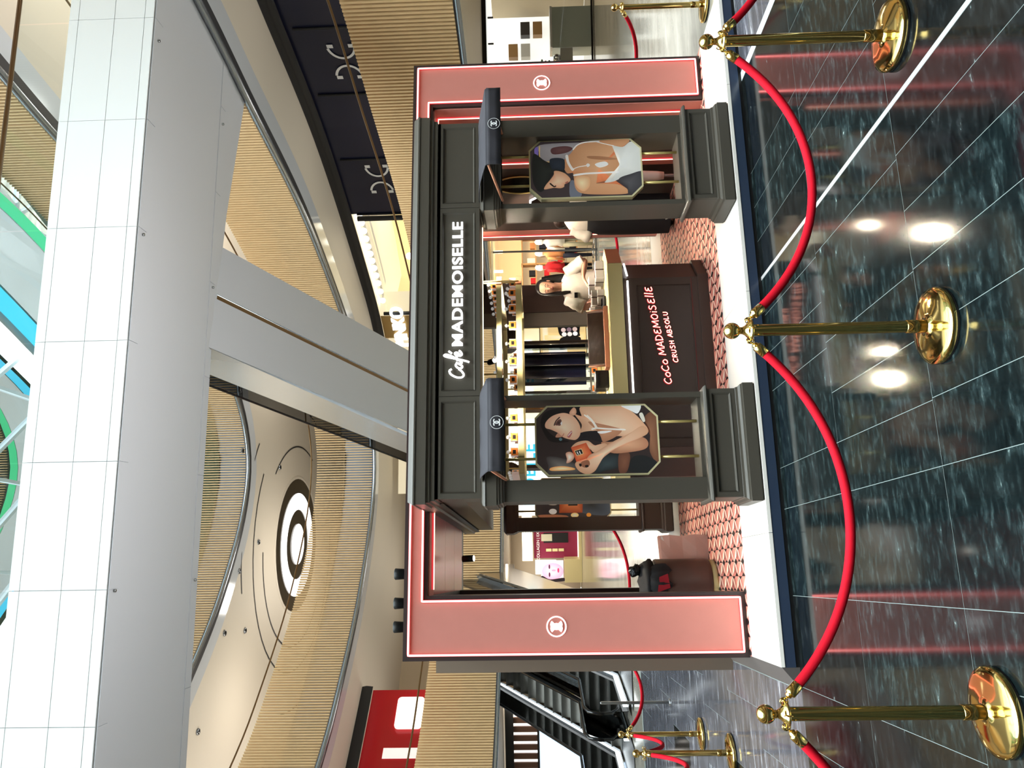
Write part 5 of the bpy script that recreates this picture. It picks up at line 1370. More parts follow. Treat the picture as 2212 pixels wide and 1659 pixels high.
def hand(J, E, pre, wrist, d, palm_n, spread=0.016, curl=0.5, L=0.075):
    """palm and five fingers: d = pointing direction, palm_n = palm normal (fingers curl that way)"""
    d = Vector(d).normalized(); n = Vector(palm_n).normalized(); s = d.cross(n).normalized(); w = Vector(wrist)
    J[pre + 'palm'] = (*(w + d * 0.045), (0.032, 0.016)); E.append((pre + 'wrist', pre + 'palm'))
    for fi, (off, ln) in enumerate(((-1.5, 0.9), (-0.5, 1.0), (0.5, 0.95), (1.5, 0.75))):
        b = w + d * 0.085 + s * off * spread; m1 = b + d * L * 0.45 * ln + n * curl * 0.012; tip = m1 + (d + n * curl).normalized() * L * 0.5 * ln
        J[pre + 'k%d' % fi] = (*b, 0.010); J[pre + 'm%d' % fi] = (*m1, 0.0085); J[pre + 't%d' % fi] = (*tip, 0.0065)
        E += [(pre + 'palm', pre + 'k%d' % fi), (pre + 'k%d' % fi, pre + 'm%d' % fi), (pre + 'm%d' % fi, pre + 't%d' % fi)]
    b = w + d * 0.035 - s * 0.03; t = b + (d * 0.7 - s * 0.6 + n * 0.4).normalized() * 0.045
    J[pre + 'h0'] = (*b, 0.011); J[pre + 'h1'] = (*t, 0.008); E += [(pre + 'palm', pre + 'h0'), (pre + 'h0', pre + 'h1')]

# ---- assistant behind the counter: looks down and to her right, both hands at the boxes
pa = local('person', 'person with long black hair in a white T-shirt packing boxes behind the counter', 'person', (2.545, 2.03, ZP), None, R(152))
J = {'pelvis': (0, 0, 0.92, (0.135, 0.10)), 'waist': (0, 0.02, 1.06, (0.12, 0.085)), 'chest': (0, 0.02, 1.24, (0.14, 0.095)), 'neck0': (0, 0.045, 1.375, 0.055), 'neck1': (0, 0.075, 1.435, 0.047),
     'jaw': (0, 0.118, 1.478, (0.052, 0.060)), 'face': (0, 0.108, 1.535, (0.072, 0.086)), 'skull': (0, 0.085, 1.590, (0.072, 0.088)), 'crown': (0, 0.07, 1.630, (0.045, 0.055)),
     'shL': (-0.15, 0.02, 1.325, 0.055), 'elL': (-0.285, 0.06, 1.125, 0.038), 'Lwrist': (-0.125, 0.255, 1.165, 0.025),
     'shR': (0.15, 0.03, 1.325, 0.055), 'elR': (0.235, 0.10, 1.12, 0.038), 'Rwrist': (0.13, 0.31, 1.10, 0.025),
     'hipL': (-0.085, 0, 0.86, 0.092), 'knL': (-0.09, 0.02, 0.47, 0.058), 'anL': (-0.09, -0.01, 0.07, 0.036), 'toL': (-0.09, 0.12, 0.035, 0.032),
     'hipR': (0.085, 0, 0.86, 0.092), 'knR': (0.09, 0.02, 0.47, 0.058), 'anR': (0.09, -0.01, 0.07, 0.036), 'toR': (0.09, 0.12, 0.035, 0.032)}
E = [('pelvis', 'waist'), ('waist', 'chest'), ('chest', 'neck0'), ('neck0', 'neck1'), ('neck1', 'jaw'), ('jaw', 'face'), ('face', 'skull'), ('skull', 'crown'), ('chest', 'shL'), ('shL', 'elL'), ('elL', 'Lwrist'),
     ('chest', 'shR'), ('shR', 'elR'), ('elR', 'Rwrist'), ('pelvis', 'hipL'), ('hipL', 'knL'), ('knL', 'anL'), ('anL', 'toL'), ('pelvis', 'hipR'), ('hipR', 'knR'), ('knR', 'anR'), ('anR', 'toR')]
hand(J, E, 'L', J['Lwrist'][:3], (0.75, 0.55, -0.35), (0.1, 0.2, -1))
hand(J, E, 'R', J['Rwrist'][:3], (-0.25, 0.75, -0.55), (0, -0.4, -0.9))
skin_body(pa, J, E)
fc = Vector((0, 0.108, 1.535))
def face_bits(parent, fc, sc=1.0, lash='hair_black'):
    for s in (-1, 1):
        MB().ball((s * 0.030, fc.y + 0.072, fc.z + 0.006), 0.010, 8, 6, (1.4, 0.5, 0.6)).build('eyelid', 'skin', parent)
        MB().tube([(s * 0.016, fc.y + 0.081, fc.z + 0.003), (s * 0.032, fc.y + 0.079, fc.z + 0.000), (s * 0.046, fc.y + 0.066, fc.z + 0.004)], 0.0022, 5).build('lashes', lash, parent)
        MB().tube([(s * 0.014, fc.y + 0.083, fc.z + 0.026), (s * 0.032, fc.y + 0.082, fc.z + 0.031), (s * 0.050, fc.y + 0.066, fc.z + 0.024)], 0.0028, 5).build('eyebrow', lash, parent)
        MB().ball((s * 0.073, fc.y - 0.002, fc.z - 0.004), 0.017, 8, 6, (0.45, 0.8, 1.3)).build('ear', 'skin', parent)
    MB().tube([(0, fc.y + 0.078, fc.z + 0.018), (0, fc.y + 0.094, fc.z - 0.010), (0, fc.y + 0.101, fc.z - 0.020), (0, fc.y + 0.082, fc.z - 0.028)], [0.006, 0.009, 0.012, 0.008], 8).build('nose', 'skin', parent)
    MB().ball((0, fc.y + 0.073, fc.z - 0.052), 0.012, 8, 6, (1.7, 0.7, 0.5)).build('mouth', 'lips', parent)
face_bits(pa, fc)
# hair: cap over the skull, long fall over her left shoulder and a strand on the right
m = MB(); m.ball((0, 0.062, 1.575), 0.098, 24, 16, (0.92, 1.02, 0.98)); V = []
for x, y, z in m.v:
    if y > 0.115 and z < 1.612: y = 0.115 - (y - 0.115) * 0.2
    V.append((x, y, z))
m.v = V; m.build('hair', 'hair_black', pa)
loft([(-0.02, 0.015, 1.60, 0.085, 0.05), (-0.035, 0.0, 1.52, 0.088, 0.048), (-0.05, -0.005, 1.44, 0.08, 0.042), (-0.065, 0.0, 1.36, 0.07, 0.038), (-0.085, 0.03, 1.28, 0.05, 0.03), (-0.095, 0.06, 1.21, 0.03, 0.02), (-0.095, 0.07, 1.16, 0.008, 0.006)], 18, True, True, 0.05).build('hair_fall', 'hair_black', pa)
loft([(0.072, 0.09, 1.58, 0.018, 0.035), (0.076, 0.10, 1.50, 0.016, 0.03), (0.070, 0.11, 1.42, 0.02, 0.025), (0.06, 0.115, 1.35, 0.022, 0.02), (0.05, 0.12, 1.29, 0.012, 0.01)], 12, True, True, 0.05).build('hair_strand', 'hair_black', pa)
sub(loft([(0, 0.01, 0.90, 0.175, 0.128), (0, 0.012, 0.98, 0.172, 0.125), (0, 0.015, 1.08, 0.160, 0.115), (0, 0.018, 1.20, 0.172, 0.125), (0, 0.02, 1.29, 0.180, 0.112), (0, 0.028, 1.345, 0.150, 0.082), (0, 0.04, 1.375, 0.085, 0.066), (0, 0.046, 1.385, 0.070, 0.062)], 24, False, False, 0.02).build('tee_shirt', 'cloth_white', pa))
for s, el in ((-1, J['elL']), (1, J['elR'])):
    a = Vector((s * 0.135, 0.02, 1.325)); b = Vector(el[:3]); c = a.lerp(b, 0.92)
    tube_cloth([a, a.lerp(b, 0.35), a.lerp(b, 0.7), c], [0.075, 0.076, 0.078, 0.080], 'sleeve', 'cloth_white', pa)
MB().box(0.055, 0.115, 0.142, 0.147, 1.215, 1.25).build('name_badge', 'label_black', pa)
for s in (-1, 1):
    loft([(s * 0.085, 0.0, 0.93, 0.105, 0.125), (s * 0.088, 0.0, 0.80, 0.108, 0.118), (s * 0.09, 0.01, 0.47, 0.09, 0.09), (s * 0.09, 0.0, 0.10, 0.085, 0.09)], 18, True, False, 0.02).build('trouser_leg', 'cloth_black', pa)
    MB().ball((s * 0.09, 0.05, 0.035), 0.05, 12, 8, (0.9, 2.2, 0.75)).build('shoe', 'shoe_black', pa)

# ---- woman at the wall, seen from behind, bending her head forward
pb = local('person', 'person in white blouse and wide black trousers seen from behind at the mirror', 'person', (3.655, 2.60, ZP), None, R(-14))
J = {'pelvis': (0, 0, 0.92, (0.15, 0.115)), 'waist': (0, 0.02, 1.04, (0.125, 0.09)), 'chest': (0, 0.06, 1.16, (0.145, 0.10)), 'neck0': (0, 0.135, 1.255, 0.055), 'neck1': (0, 0.185, 1.285, 0.048),
     'jaw': (0, 0.245, 1.275, (0.055, 0.06)), 'face': (0, 0.245, 1.315, (0.072, 0.085)), 'skull': (0, 0.215, 1.345, (0.075, 0.088)), 'crown': (0, 0.19, 1.372, (0.05, 0.06)),
     'shL': (-0.15, 0.085, 1.205, 0.055), 'elL': (-0.235, 0.07, 0.985, 0.040), 'Lwrist': (-0.13, 0.28, 0.99, 0.026),
     'shR': (0.15, 0.085, 1.205, 0.055), 'elR': (0.215, 0.05, 0.985, 0.040), 'Rwrist': (0.13, 0.26, 0.97, 0.026),
     'hipL': (-0.09, 0, 0.86, 0.10), 'knL': (-0.095, 0.02, 0.48, 0.06), 'anL': (-0.10, -0.02, 0.07, 0.036), 'toL': (-0.10, 0.12, 0.035, 0.034),
     'hipR': (0.09, 0, 0.86, 0.10), 'knR': (0.095, 0.02, 0.48, 0.06), 'anR': (0.11, 0.0, 0.07, 0.036), 'toR': (0.12, 0.14, 0.035, 0.034)}
E = [e for e in [('pelvis', 'waist'), ('waist', 'chest'), ('chest', 'neck0'), ('neck0', 'neck1'), ('neck1', 'jaw'), ('jaw', 'face'), ('face', 'skull'), ('skull', 'crown'), ('chest', 'shL'), ('shL', 'elL'), ('elL', 'Lwrist'),
     ('chest', 'shR'), ('shR', 'elR'), ('elR', 'Rwrist'), ('pelvis', 'hipL'), ('hipL', 'knL'), ('knL', 'anL'), ('anL', 'toL'), ('pelvis', 'hipR'), ('hipR', 'knR'), ('knR', 'anR'), ('anR', 'toR')]]
hand(J, E, 'L', J['Lwrist'][:3], (0.5, 0.7, 0.1), (0.7, -0.5, 0)); hand(J, E, 'R', J['Rwrist'][:3], (-0.5, 0.7, 0.1), (-0.7, -0.5, 0))
skin_body(pb, J, E)
face_bits(pb, Vector((0, 0.245, 1.312)), 1.0, 'hair_brown')
MB().ball((0, 0.19, 1.335), 0.105, 24, 16, (1.0, 1.0, 0.9)).build('hair', 'hair_brown', pb)
MB().ball((0.0, 0.125, 1.375), 0.045, 16, 10, (1.1, 0.9, 0.9)).build('hair_bun', 'hair_brown', pb)
sub(loft([(0, 0.015, 0.985, 0.165, 0.125), (0, 0.02, 1.02, 0.185, 0.14), (0, 0.045, 1.10, 0.19, 0.14), (0, 0.07, 1.17, 0.19, 0.13), (0, 0.095, 1.225, 0.165, 0.095, -0.3), (0, 0.13, 1.262, 0.10, 0.07, -0.5), (0, 0.15, 1.275, 0.065, 0.058, -0.6)], 24, False, False, 0.03, 9).build('blouse', 'cloth_white', pb))
for s, el in ((-1, J['elL']), (1, J['elR'])):
    a = Vector((s * 0.13, 0.085, 1.205)); b = Vector(el[:3])
    tube_cloth([a, a.lerp(b, 0.35), a.lerp(b, 0.75), a.lerp(b, 1.02)], [0.078, 0.086, 0.090, 0.066], 'sleeve', 'cloth_white', pb)
for i, (x, z) in enumerate(((-0.14, 1.185), (-0.10, 1.20), (-0.06, 1.21), (-0.02, 1.215), (0.02, 1.215))):
    pass
for s in (-1, 1):
    loft([(s * 0.085, 0.0, 1.03, 0.095, 0.11), (s * 0.10, 0.0, 0.90, 0.125, 0.15), (s * 0.105, 0.0, 0.75, 0.13, 0.16), (s * 0.11, 0.0, 0.45, 0.13, 0.16), (s * 0.11, -0.01, 0.06, 0.125, 0.155)], 22, True, False, 0.03, 5).build('trouser_leg', 'cloth_black', pb)
    o = MB().ball((s * 0.105, 0.06, 0.042), 0.05, 14, 8, (0.9, 2.3, 0.85)).build('shoe', 'shoe_black', pb)
MB().box(-0.118, -0.095, -0.165, -0.155, 0.07, 0.12).build('shoe_tab', 'box_white', pb)
# ================================================================ FIRST-FLOOR SHOPS (right and left of the atrium)
def u_of(w):
    d = Vector((w[0], w[1], 0)) - Vector((CAM.x, CAM.y, 0)); r0 = Vector((math.cos(PSI), -math.sin(PSI), 0)); f0 = Vector((math.sin(PSI), math.cos(PSI), 0))
    return d.dot(r0) / d.dot(f0)
def s_at(py, off, s0, s1):
    """place along the balcony, between s0 and s1, whose wall point shows at picture row py"""
    tgt = (1659 - py - 829.5) / 1661; best = None
    for i in range(400):
        s = s0 + (s1 - s0) * i / 399; p, q, n = frame_s(s); e = abs(u_of(p + n * off) - tgt)
        if best is None or e < best[0]: best = (e, s)
    return best[1]
SA, SB = s_of(0.0, 25.8), s_of(8.2, 9.0)          # right-hand side of the void
SC0, SD0 = s_of(-12.2, 6.0), LEN + s_of(-4.28, 26.3)
OFF = 2.7
def wall_seg(name, s0, s1, off, z0, z1, mname, parent, n=8, th=0.0):
    m = MB()
    for i in range(n):
        a, _, na = frame_s(s0 + (s1 - s0) * i / n); b, _, nb = frame_s(s0 + (s1 - s0) * (i + 1) / n)
        a = a + na * off; b = b + nb * off
        m.add([(a.x, a.y, z0), (b.x, b.y, z0), (b.x, b.y, z1), (a.x, a.y, z1)], [(0, 1, 2, 3)])
    return m.build(name, mname, parent)
def wp(s, off, z):
    p, q, n = frame_s(s); c = p + n * off; return Vector((c.x, c.y, z))
def wall_mtx(s, off, z):
    """text plane on the wall, reading from the void side"""
    p, q, n = frame_s(s); c = p + n * off; x = Vector((-n.y, n.x, 0))
    if x.cross(Vector((0, 0, 1))).dot(Vector((-n.x, -n.y, 0))) < 0: x = -x
    return plane_mtx((c.x, c.y, z), x, (0, 0, 1))
wf = MB()
ring(s_at(760, OFF, SA, SB), SB + 3, 0.6, [(OFF - 0.1, 7.24), (OFF - 0.14, 7.40), (OFF - 0.05, 7.44), (OFF - 0.1, 7.60)], 'dark_frame', 'shopfront_beam', None)['kind'] = 'structure'
ring(s_at(1850, OFF, SC0, SD0), s_at(1485, OFF, SC0, SD0), 0.6, [(OFF - 0.1, 7.25), (OFF - 0.14, 7.45), (OFF - 0.1, 7.60)], 'dark_frame', 'shopfront_beam', None)['kind'] = 'structure'
# navy shopfront
sn0, sn1 = s_at(452, OFF, SA, SB), SB + 2.5
nv = thing('shopfront', 'dark navy first-floor shopfront with white serif emblems behind the handrail', 'shopfront', tuple(wp((sn0 + sn1) / 2, OFF, 4.1)))
wall_seg('wall_panel', sn0, sn1, OFF, 4.1, 7.3, 'navy', nv, 16)
for i in range(9):
    s = sn0 + (sn1 - sn0) * i / 8
    a = wp(s, OFF - 0.03, 4.1); MB().tube([a, a + Vector((0, 0, 3.0))], 0.03, 6).build('mullion', 'dark_frame', nv)
def serif_mark(s, z, sc):
    M_ = wall_mtx(s, OFF - 0.03, z); m = MB()
    def put(q):
        P = [M_ @ Vector((p.x * sc, p.y * sc, 0)) for p in q]; m.add(P, [(0, 1, 2, 3)])
    for sg in (-1, 1):
        for q in ribbon([(sg * (0.98 - 0.75 * math.cos(t)), 0.62 * math.sin(t)) for t in [R(-78 + 156 * i / 14) for i in range(15)]], 0.12): put([Vector(p) for p in q])
        for y in (-0.62, 0.62):
            for q in ribbon([(sg * 0.95, y), (sg * 0.95, y * 0.55)], 0.20): put([Vector(p) for p in q])
    o = m.build('emblem', 'white_print', nv)
serif_mark(s_at(118, OFF, SA, SB), 6.15, 0.52); serif_mark(s_at(378, OFF, SA, SB), 6.15, 0.52)
# cream-lit boutique
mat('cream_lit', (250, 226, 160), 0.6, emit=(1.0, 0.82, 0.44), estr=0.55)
mat('cream_wall', (246, 236, 208), 0.6, emit=(1.0, 0.9, 0.66), estr=0.45)  # wall colour glows in place of shop lamps
mat('white_lit', (0.9, 0.9, 0.88), 0.5, emit=(1.0, 0.97, 0.9), estr=1.2)
mat('slat_dark', (52, 46, 42), 0.5)
sb0, sb1 = s_at(668, OFF, SA, SB), s_at(462, OFF, SA, SB)
bq = thing('boutique', 'cream-lit first-floor boutique with a row of round bulbs and white mannequins', 'shop', tuple(wp((sb0 + sb1) / 2, OFF, 4.1)))
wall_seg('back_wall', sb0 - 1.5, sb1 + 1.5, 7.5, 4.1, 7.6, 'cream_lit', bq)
def deck_seg(name, s0, s1, o0, o1, z, mname, parent, n=8):
    m = MB()
    for i in range(n):
        sa, sbb = s0 + (s1 - s0) * i / n, s0 + (s1 - s0) * (i + 1) / n
        P = [wp(sa, o0, z), wp(sa, o1, z), wp(sbb, o1, z), wp(sbb, o0, z)]; m.add(P, [(0, 1, 2, 3)])
    return m.build(name, mname, parent)
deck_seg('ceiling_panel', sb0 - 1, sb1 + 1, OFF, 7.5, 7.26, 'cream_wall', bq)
deck_seg('moulding', sb0, sb1, OFF + 0.6, OFF + 0.9, 7.2, 'white_print', bq); deck_seg('moulding', sb0, sb1, OFF + 1.4, OFF + 1.6, 7.2, 'white_print', bq)
sm = sb0 + (sb1 - sb0) * 0.5
wall_seg('slatted_wall', sm, sb1, 6.2, 4.1, 6.7, 'slat_dark', bq)
for i in range(2):
    s = sb0 + (sb1 - sb0) * (0.12 + 0.25 * i)
    M_ = wall_mtx(s, 7.4, 5.4); m = MB(); A = [(0.5 * math.cos(t), 0.9 + 0.5 * math.sin(t)) for t in [math.pi * k_ / 14 for k_ in range(15)]] + [(-0.5, -1.2), (0.5, -1.2)]
    m.prism([M_ @ Vector((a, b, 0)) for a, b in A], (0, 0, 0.0001)); m.build('lit_niche', 'white_lit', bq)
mat('bulb_soft', (0.6, 0.6, 0.6), 0.5, emit=(1.0, 0.93, 0.74), estr=6.0)
for i in range(12):
    p = wp(sb0 + (sb1 - sb0) * (0.04 + 0.92 * i / 11), OFF + 0.35, 7.14); MB().ball(tuple(p), 0.10, 10, 6).build('bulb', 'bulb_soft', bq)
for i in range(4):
    p = wp(sb0 + (sb1 - sb0) * (0.1 + 0.1 * i), OFF + 2.2 + 0.3 * i, 6.3 - 0.15 * i); MB().ball(tuple(p), 0.13, 10, 6).build('bulb', 'bulb_soft', bq)
MB().tube([wp(sb1 + 0.05, OFF - 0.05, 4.1), wp(sb1 + 0.05, OFF - 0.05, 7.1)], 0.09, 6).build('mullion', 'dark_frame', bq)
MB().tube([wp(sb0 - 0.02, OFF - 0.05, 4.1), wp(sb0 - 0.02, OFF - 0.05, 7.1)], 0.07, 6).build('mullion', 'dark_frame', bq)
wall_seg('glass_front', sb0, sb1, OFF, 4.1, 7.05, 'glass_clear', bq)
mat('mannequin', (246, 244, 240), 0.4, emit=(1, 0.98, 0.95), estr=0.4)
def mannequin(loc, rz, label, group, top='mannequin', bottom='mannequin', body='mannequin', sc=1.0, hat=None):
    t = local('mannequin', label, 'mannequin', loc, group, rz)
    q = lambda rg: [tuple(v * sc for v in r_[:5]) for r_ in rg]
    loft(q([(0, 0.02, 1.50, 0.03, 0.03), (0, 0.02, 1.53, 0.07, 0.085), (0, 0.02, 1.62, 0.078, 0.095), (0, 0.01, 1.72, 0.06, 0.07), (0, 0, 1.755, 0.01, 0.01)]), 12, True, True).build('head', body if hat is None else hat, t)
    loft(q([(0, 0, 0.86, 0.165, 0.11), (0, 0, 1.05, 0.125, 0.09), (0, 0, 1.28, 0.17, 0.11), (0, 0, 1.40, 0.175, 0.08), (0, 0, 1.45, 0.06, 0.05), (0, 0.01, 1.54, 0.045, 0.045)]), 14, True, True).build('torso', top, t)
    for s in (-1, 1):
        MB().tube([Vector(v) * sc for v in ((s * 0.19, 0, 1.37), (s * 0.235, -0.02, 1.12), (s * 0.22, 0.06, 0.86))], [0.05 * sc, 0.04 * sc, 0.03 * sc], 8).build('arm', top, t)
        MB().tube([Vector(v) * sc for v in ((s * 0.09, 0, 0.9), (s * 0.095, 0.01, 0.48), (s * 0.10, 0, 0.03))], [0.09 * sc, 0.065 * sc, 0.045 * sc], 10).build('leg', bottom, t)
    MB().lathe([(0.0, 0.0), (0.2 * sc, 0.0), (0.2 * sc, 0.015), (0.0, 0.02)], (0, 0, 0), 16).build('stand', 'steel', t)
    return t
for i, (f_, of, lb) in enumerate(((0.93, 4.3, 'white mannequin nearest the navy shopfront in the cream-lit boutique'), (0.78, 4.6, 'white mannequin, middle of three in the cream-lit boutique'), (0.62, 4.9, 'white mannequin closest to the arched niches in the cream-lit boutique'))):
    p = wp(sb0 + (sb1 - sb0) * f_, of, 4.1); mannequin(tuple(p), 0.4 * i, lb, 'white mannequins in the cream-lit boutique')
# gold fascia with the lit shop name
sp0, sp1 = s_at(735, OFF, SA, SB), sb0 - 0.1
pk = thing('shop_sign', 'brushed gold shop sign with lit white letters PINKO', 'sign', tuple(wp((sp0 + sp1) / 2, OFF - 0.05, 5.6)))
mat('gold_sign', (176, 146, 90), 0.35, metal=0.5)
wall_seg('plate', sp0, sp1, OFF - 0.05, 6.0, 7.24, 'gold_sign', pk, 4)
text_obj('lettering', 'PINKO', 0.62, wall_mtx((sp0 + sp1) / 2, OFF - 0.12, 6.62), 'sign_white', pk, extrude=0.04, offset=0.022, spacing=1.0)
bt2 = thing('shop_interior', 'warm shelves and lights of the shop below the gold sign', 'shop', tuple(wp((sp0 + sp1) / 2, OFF + 2, 4.1)))
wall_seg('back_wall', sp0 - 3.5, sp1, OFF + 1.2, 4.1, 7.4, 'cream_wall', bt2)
for i in range(3): wall_seg('shelf_rail', sp0 - 2, sp1, OFF + 1.1, 4.6 + 0.5 * i, 4.64 + 0.5 * i, 'bronze', bt2, 3)
# red shop on the left
sr0, sr1 = s_at(1850, OFF, SC0, SD0), s_at(1490, OFF, SC0, SD0)
rs = thing('shopfront', 'glossy red first-floor shopfront with a lit white sign at the left edge', 'shopfront', tuple(wp((sr0 + sr1) / 2, OFF, 4.1)))
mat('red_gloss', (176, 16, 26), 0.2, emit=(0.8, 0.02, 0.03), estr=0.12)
wall_seg('fascia', sr0, sr1, OFF, 4.1, 7.25, 'red_gloss', rs)
ss_ = s_at(1543, OFF, SC0, SD0)
M_ = wall_mtx(ss_, OFF - 0.08, 5.95); m = MB()
A = [(0.42 * cx2 + 0.12 * math.cos(t), 0.30 * cy2 + 0.12 * math.sin(t)) for cx2, cy2, t0 in ((1, 1, 0), (-1, 1, 90), (-1, -1, 180), (1, -1, 270)) for t in [R(t0 + 90 * k_ / 5) for k_ in range(6)]]
nrm = (M_.to_3x3() @ Vector((0, 0, 1))) * 0.06
m.prism([M_ @ Vector((a, b, 0)) for a, b in A], nrm); m.build('lit_sign', 'white_lit', rs)
mat('shop_glow', (0.9, 0.9, 0.88), 0.5, emit=(1.0, 0.95, 0.9), estr=0.7)
wall_seg('window', s_at(1640, OFF, SC0, SD0) , s_at(1615, OFF, SC0, SD0), OFF - 0.03, 4.1, 6.6, 'shop_glow', rs, 2)

# ================================================================ GROUND-FLOOR SHOPS
class Loc:
    """local frame of a shop: a = to the right along its front, b = away from the viewer, z up"""
    def __init__(s, X, D, turn=0.0): s.o = V2W(X, D); t = -PSI + turn; s.r = Vector((math.cos(t), math.sin(t), 0)); s.n = Vector((-math.sin(t), math.cos(t), 0))
    def __call__(s, a, b, z): return s.o + s.r * a + s.n * b + Vector((0, 0, z))
    def box(s, a0, a1, b0, b1, z0, z1): return MB().obox(s((a0 + a1) / 2, (b0 + b1) / 2, (z0 + z1) / 2), s.r * (a1 - a0) / 2, s.n * (b1 - b0) / 2, Vector((0, 0, (z1 - z0) / 2)))
    def mtx(s, a, b, z): return plane_mtx(s(a, b, z), s.r, (0, 0, 1))
XD = lambda py, D: (1659 - py - 829.5) / 1661 * D
# --- bright white homeware shop on the right
L = Loc(XD(65, 21.6), 21.6)
hs = thing('shop', 'bright white homeware shop with black frame at the far right', 'shop', tuple(L(0, 0, 0)))
mat('white_shop', (250, 248, 240), 0.5, emit=(1.0, 0.98, 0.93), estr=0.9)  # glow in walls and ceiling stands in for the shop's lighting
mat('shop_dim', (196, 190, 180), 0.6)
mat('pale_green', (206, 212, 200), 0.3)
L.box(-1.9, 5, 3.5, 3.6, 0, 3.0).build('back_wall', 'white_shop', hs)
L.box(-1.9, 5, 0, 3.5, 2.96, 3.02).build('ceiling_panel', 'white_shop', hs)
L.box(-1.95, 5, -0.1, 0.0, 2.98, 3.25).build('black_beam', 'black_gloss', hs)
L.box(-1.95, -1.85, -0.1, 0.0, 0, 3.0).build('black_post', 'black_gloss', hs)
L.box(-1.95, 5, -0.06, 0.0, 0, 0.05).build('black_sill', 'black_gloss', hs)
L.box(-0.32, 0.85, 0.5, 1.1, 0.0, 1.12).build('cash_desk', 'pale_green', hs)
L.box(-0.32, 0.85, 0.45, 1.1, 1.12, 1.18).build('desk_top', 'box_white', hs)
for i, a in enumerate((-1.6, -0.9, -0.1, 0.6, 1.3)):
    for j, z in enumerate((1.35, 1.75, 2.15)):
        if (i + j) % 3 == 0: continue
        L.box(a, a + 0.42, 3.2, 3.48, z, z + 0.3).build('shelf_niche', ['slat_dark', 'shop_dim', 'wood_brown'][(i * 2 + j) % 3], hs)
for i in range(6): L.box(-1.7 + i * 0.75, -1.66 + i * 0.75, 0.4, 0.44, 2.80, 2.96).build('track_spot', 'black', hs)
mat('chrome', (0.8, 0.8, 0.78), 0.08, metal=1.0)
mat('leaf_green', (72, 112, 52), 0.5); mat('petal_red', (206, 70, 60), 0.5); mat('flower_yellow', (222, 190, 60), 0.4)
for i, (a, z, r, mn, lb) in enumerate(((-0.62, 1.0, 0.12, 'chrome', 'chrome vase in the white homeware shop, beside the desk'), (-0.95, 1.05, 0.10, 'chrome', 'small chrome bowl in the white homeware shop near the pink column'), (-1.05, 0.95, 0.09, 'flower_yellow', 'yellow bowl in the white homeware shop near the pink column'))):
    m = MB(); c = L(a, 0.5, z - 0.1); m.lathe([(0.02, 0.0), (r * 0.7, 0.01), (r, r * 0.8), (r * 0.75, r * 1.6), (r * 0.6, r * 1.7)], tuple(c), 16); one(m, 'vase', mn, lb, 'vase')
L.box(-1.3, -0.4, 0.35, 0.75, 0.55, 0.9).build('display_table', 'shop_dim', hs)
fl_ = thing('flower_bunch', 'red flowers with green leaves in the white homeware shop', 'flowers', tuple(L(-0.85, 0.6, 1.1)))
for i in range(16):
    c = L(-0.85 + random.uniform(-0.22, 0.22), 0.6 + random.uniform(-0.1, 0.1), 1.2 + random.uniform(-0.12, 0.25)); MB().ball(tuple(c), 0.05, 6, 5, (1, 1, 0.6)).build('leaf' if i % 3 else 'bloom', 'leaf_green' if i % 3 else 'petal_red', fl_)
L.box(-1.9, 5, -0.03, -0.02, 0.05, 2.98).build('glass_front', 'glass_clear', hs)
# --- clothes shop seen through the middle of the kiosk
L = Loc(XD(580, 21.8), 21.8)
cs = thing('shop', 'warm-lit clothes shop with wooden shelves seen through the kiosk', 'shop', tuple(L(0, 0, 0)))
mat('shop_warm', (240, 214, 160), 0.6, emit=(1.0, 0.82, 0.5), estr=0.35)  # warm glow in the surfaces stands in for lamplight
mat('shop_wood', (196, 150, 96), 0.5)
L.box(-1.4, 3.2, 4.0, 4.1, 0, 3.05).build('back_wall', 'shop_warm', cs)
L.box(-1.4, 3.2, 0, 4.0, 2.95, 3.0).build('ceiling_panel', 'shop_warm', cs)
L.box(-1.5, -1.4, 0, 4.0, 0, 3.05).build('side_wall', 'shop_warm', cs)
for i in range(7): L.box(-1.2 + i * 0.6, -1.15 + i * 0.6, 0.6 + 0.2 * (i % 2), 0.75 + 0.2 * (i % 2), 2.7, 2.95).build('track_spot', 'bulb_soft', cs)
for a in (-1.3, -0.35, 0.62, 1.5): L.box(a, a + 0.05, 3.4, 4.0, 0, 2.2).build('shelf_side', 'shop_wood', cs)
for z in (0.35, 0.8, 1.25, 1.7, 2.15): L.box(-1.3, 1.55, 3.4, 4.0, z, z + 0.035).build('shelf_board', 'shop_wood', cs)
GC = [(196, 30, 40), (24, 26, 34), (240, 236, 228), (28, 32, 52), (206, 140, 90), (60, 62, 66), (250, 248, 244), (180, 176, 150)]
for i, c in enumerate(GC): mat('garment_%d' % i, c, 0.8)
gi = 0
for zi, z in enumerate((0.39, 0.84, 1.29, 1.74)):
    for a in (-1.1, -0.85, -0.6, -0.15, 0.1, 0.35, 0.75, 1.0, 1.25):
        gi += 1
        if (gi * 7) % 5 == 0: continue
        h = 0.16 + 0.05 * (gi % 4)
        o = L.box(a - 0.09, a + 0.09, 3.45, 3.75, z, z + h); one(o, 'folded_clothes', 'garment_%d' % (gi % 8), 'stack of folded clothes on the clothes-shop shelf, board %s, place %s' % (['one', 'two', 'three', 'four'][zi], ords[[-1.1, -0.85, -0.6, -0.15, 0.1, 0.35, 0.75, 1.0, 1.25].index(a)]), 'clothes', 'folded clothes in the clothes shop')
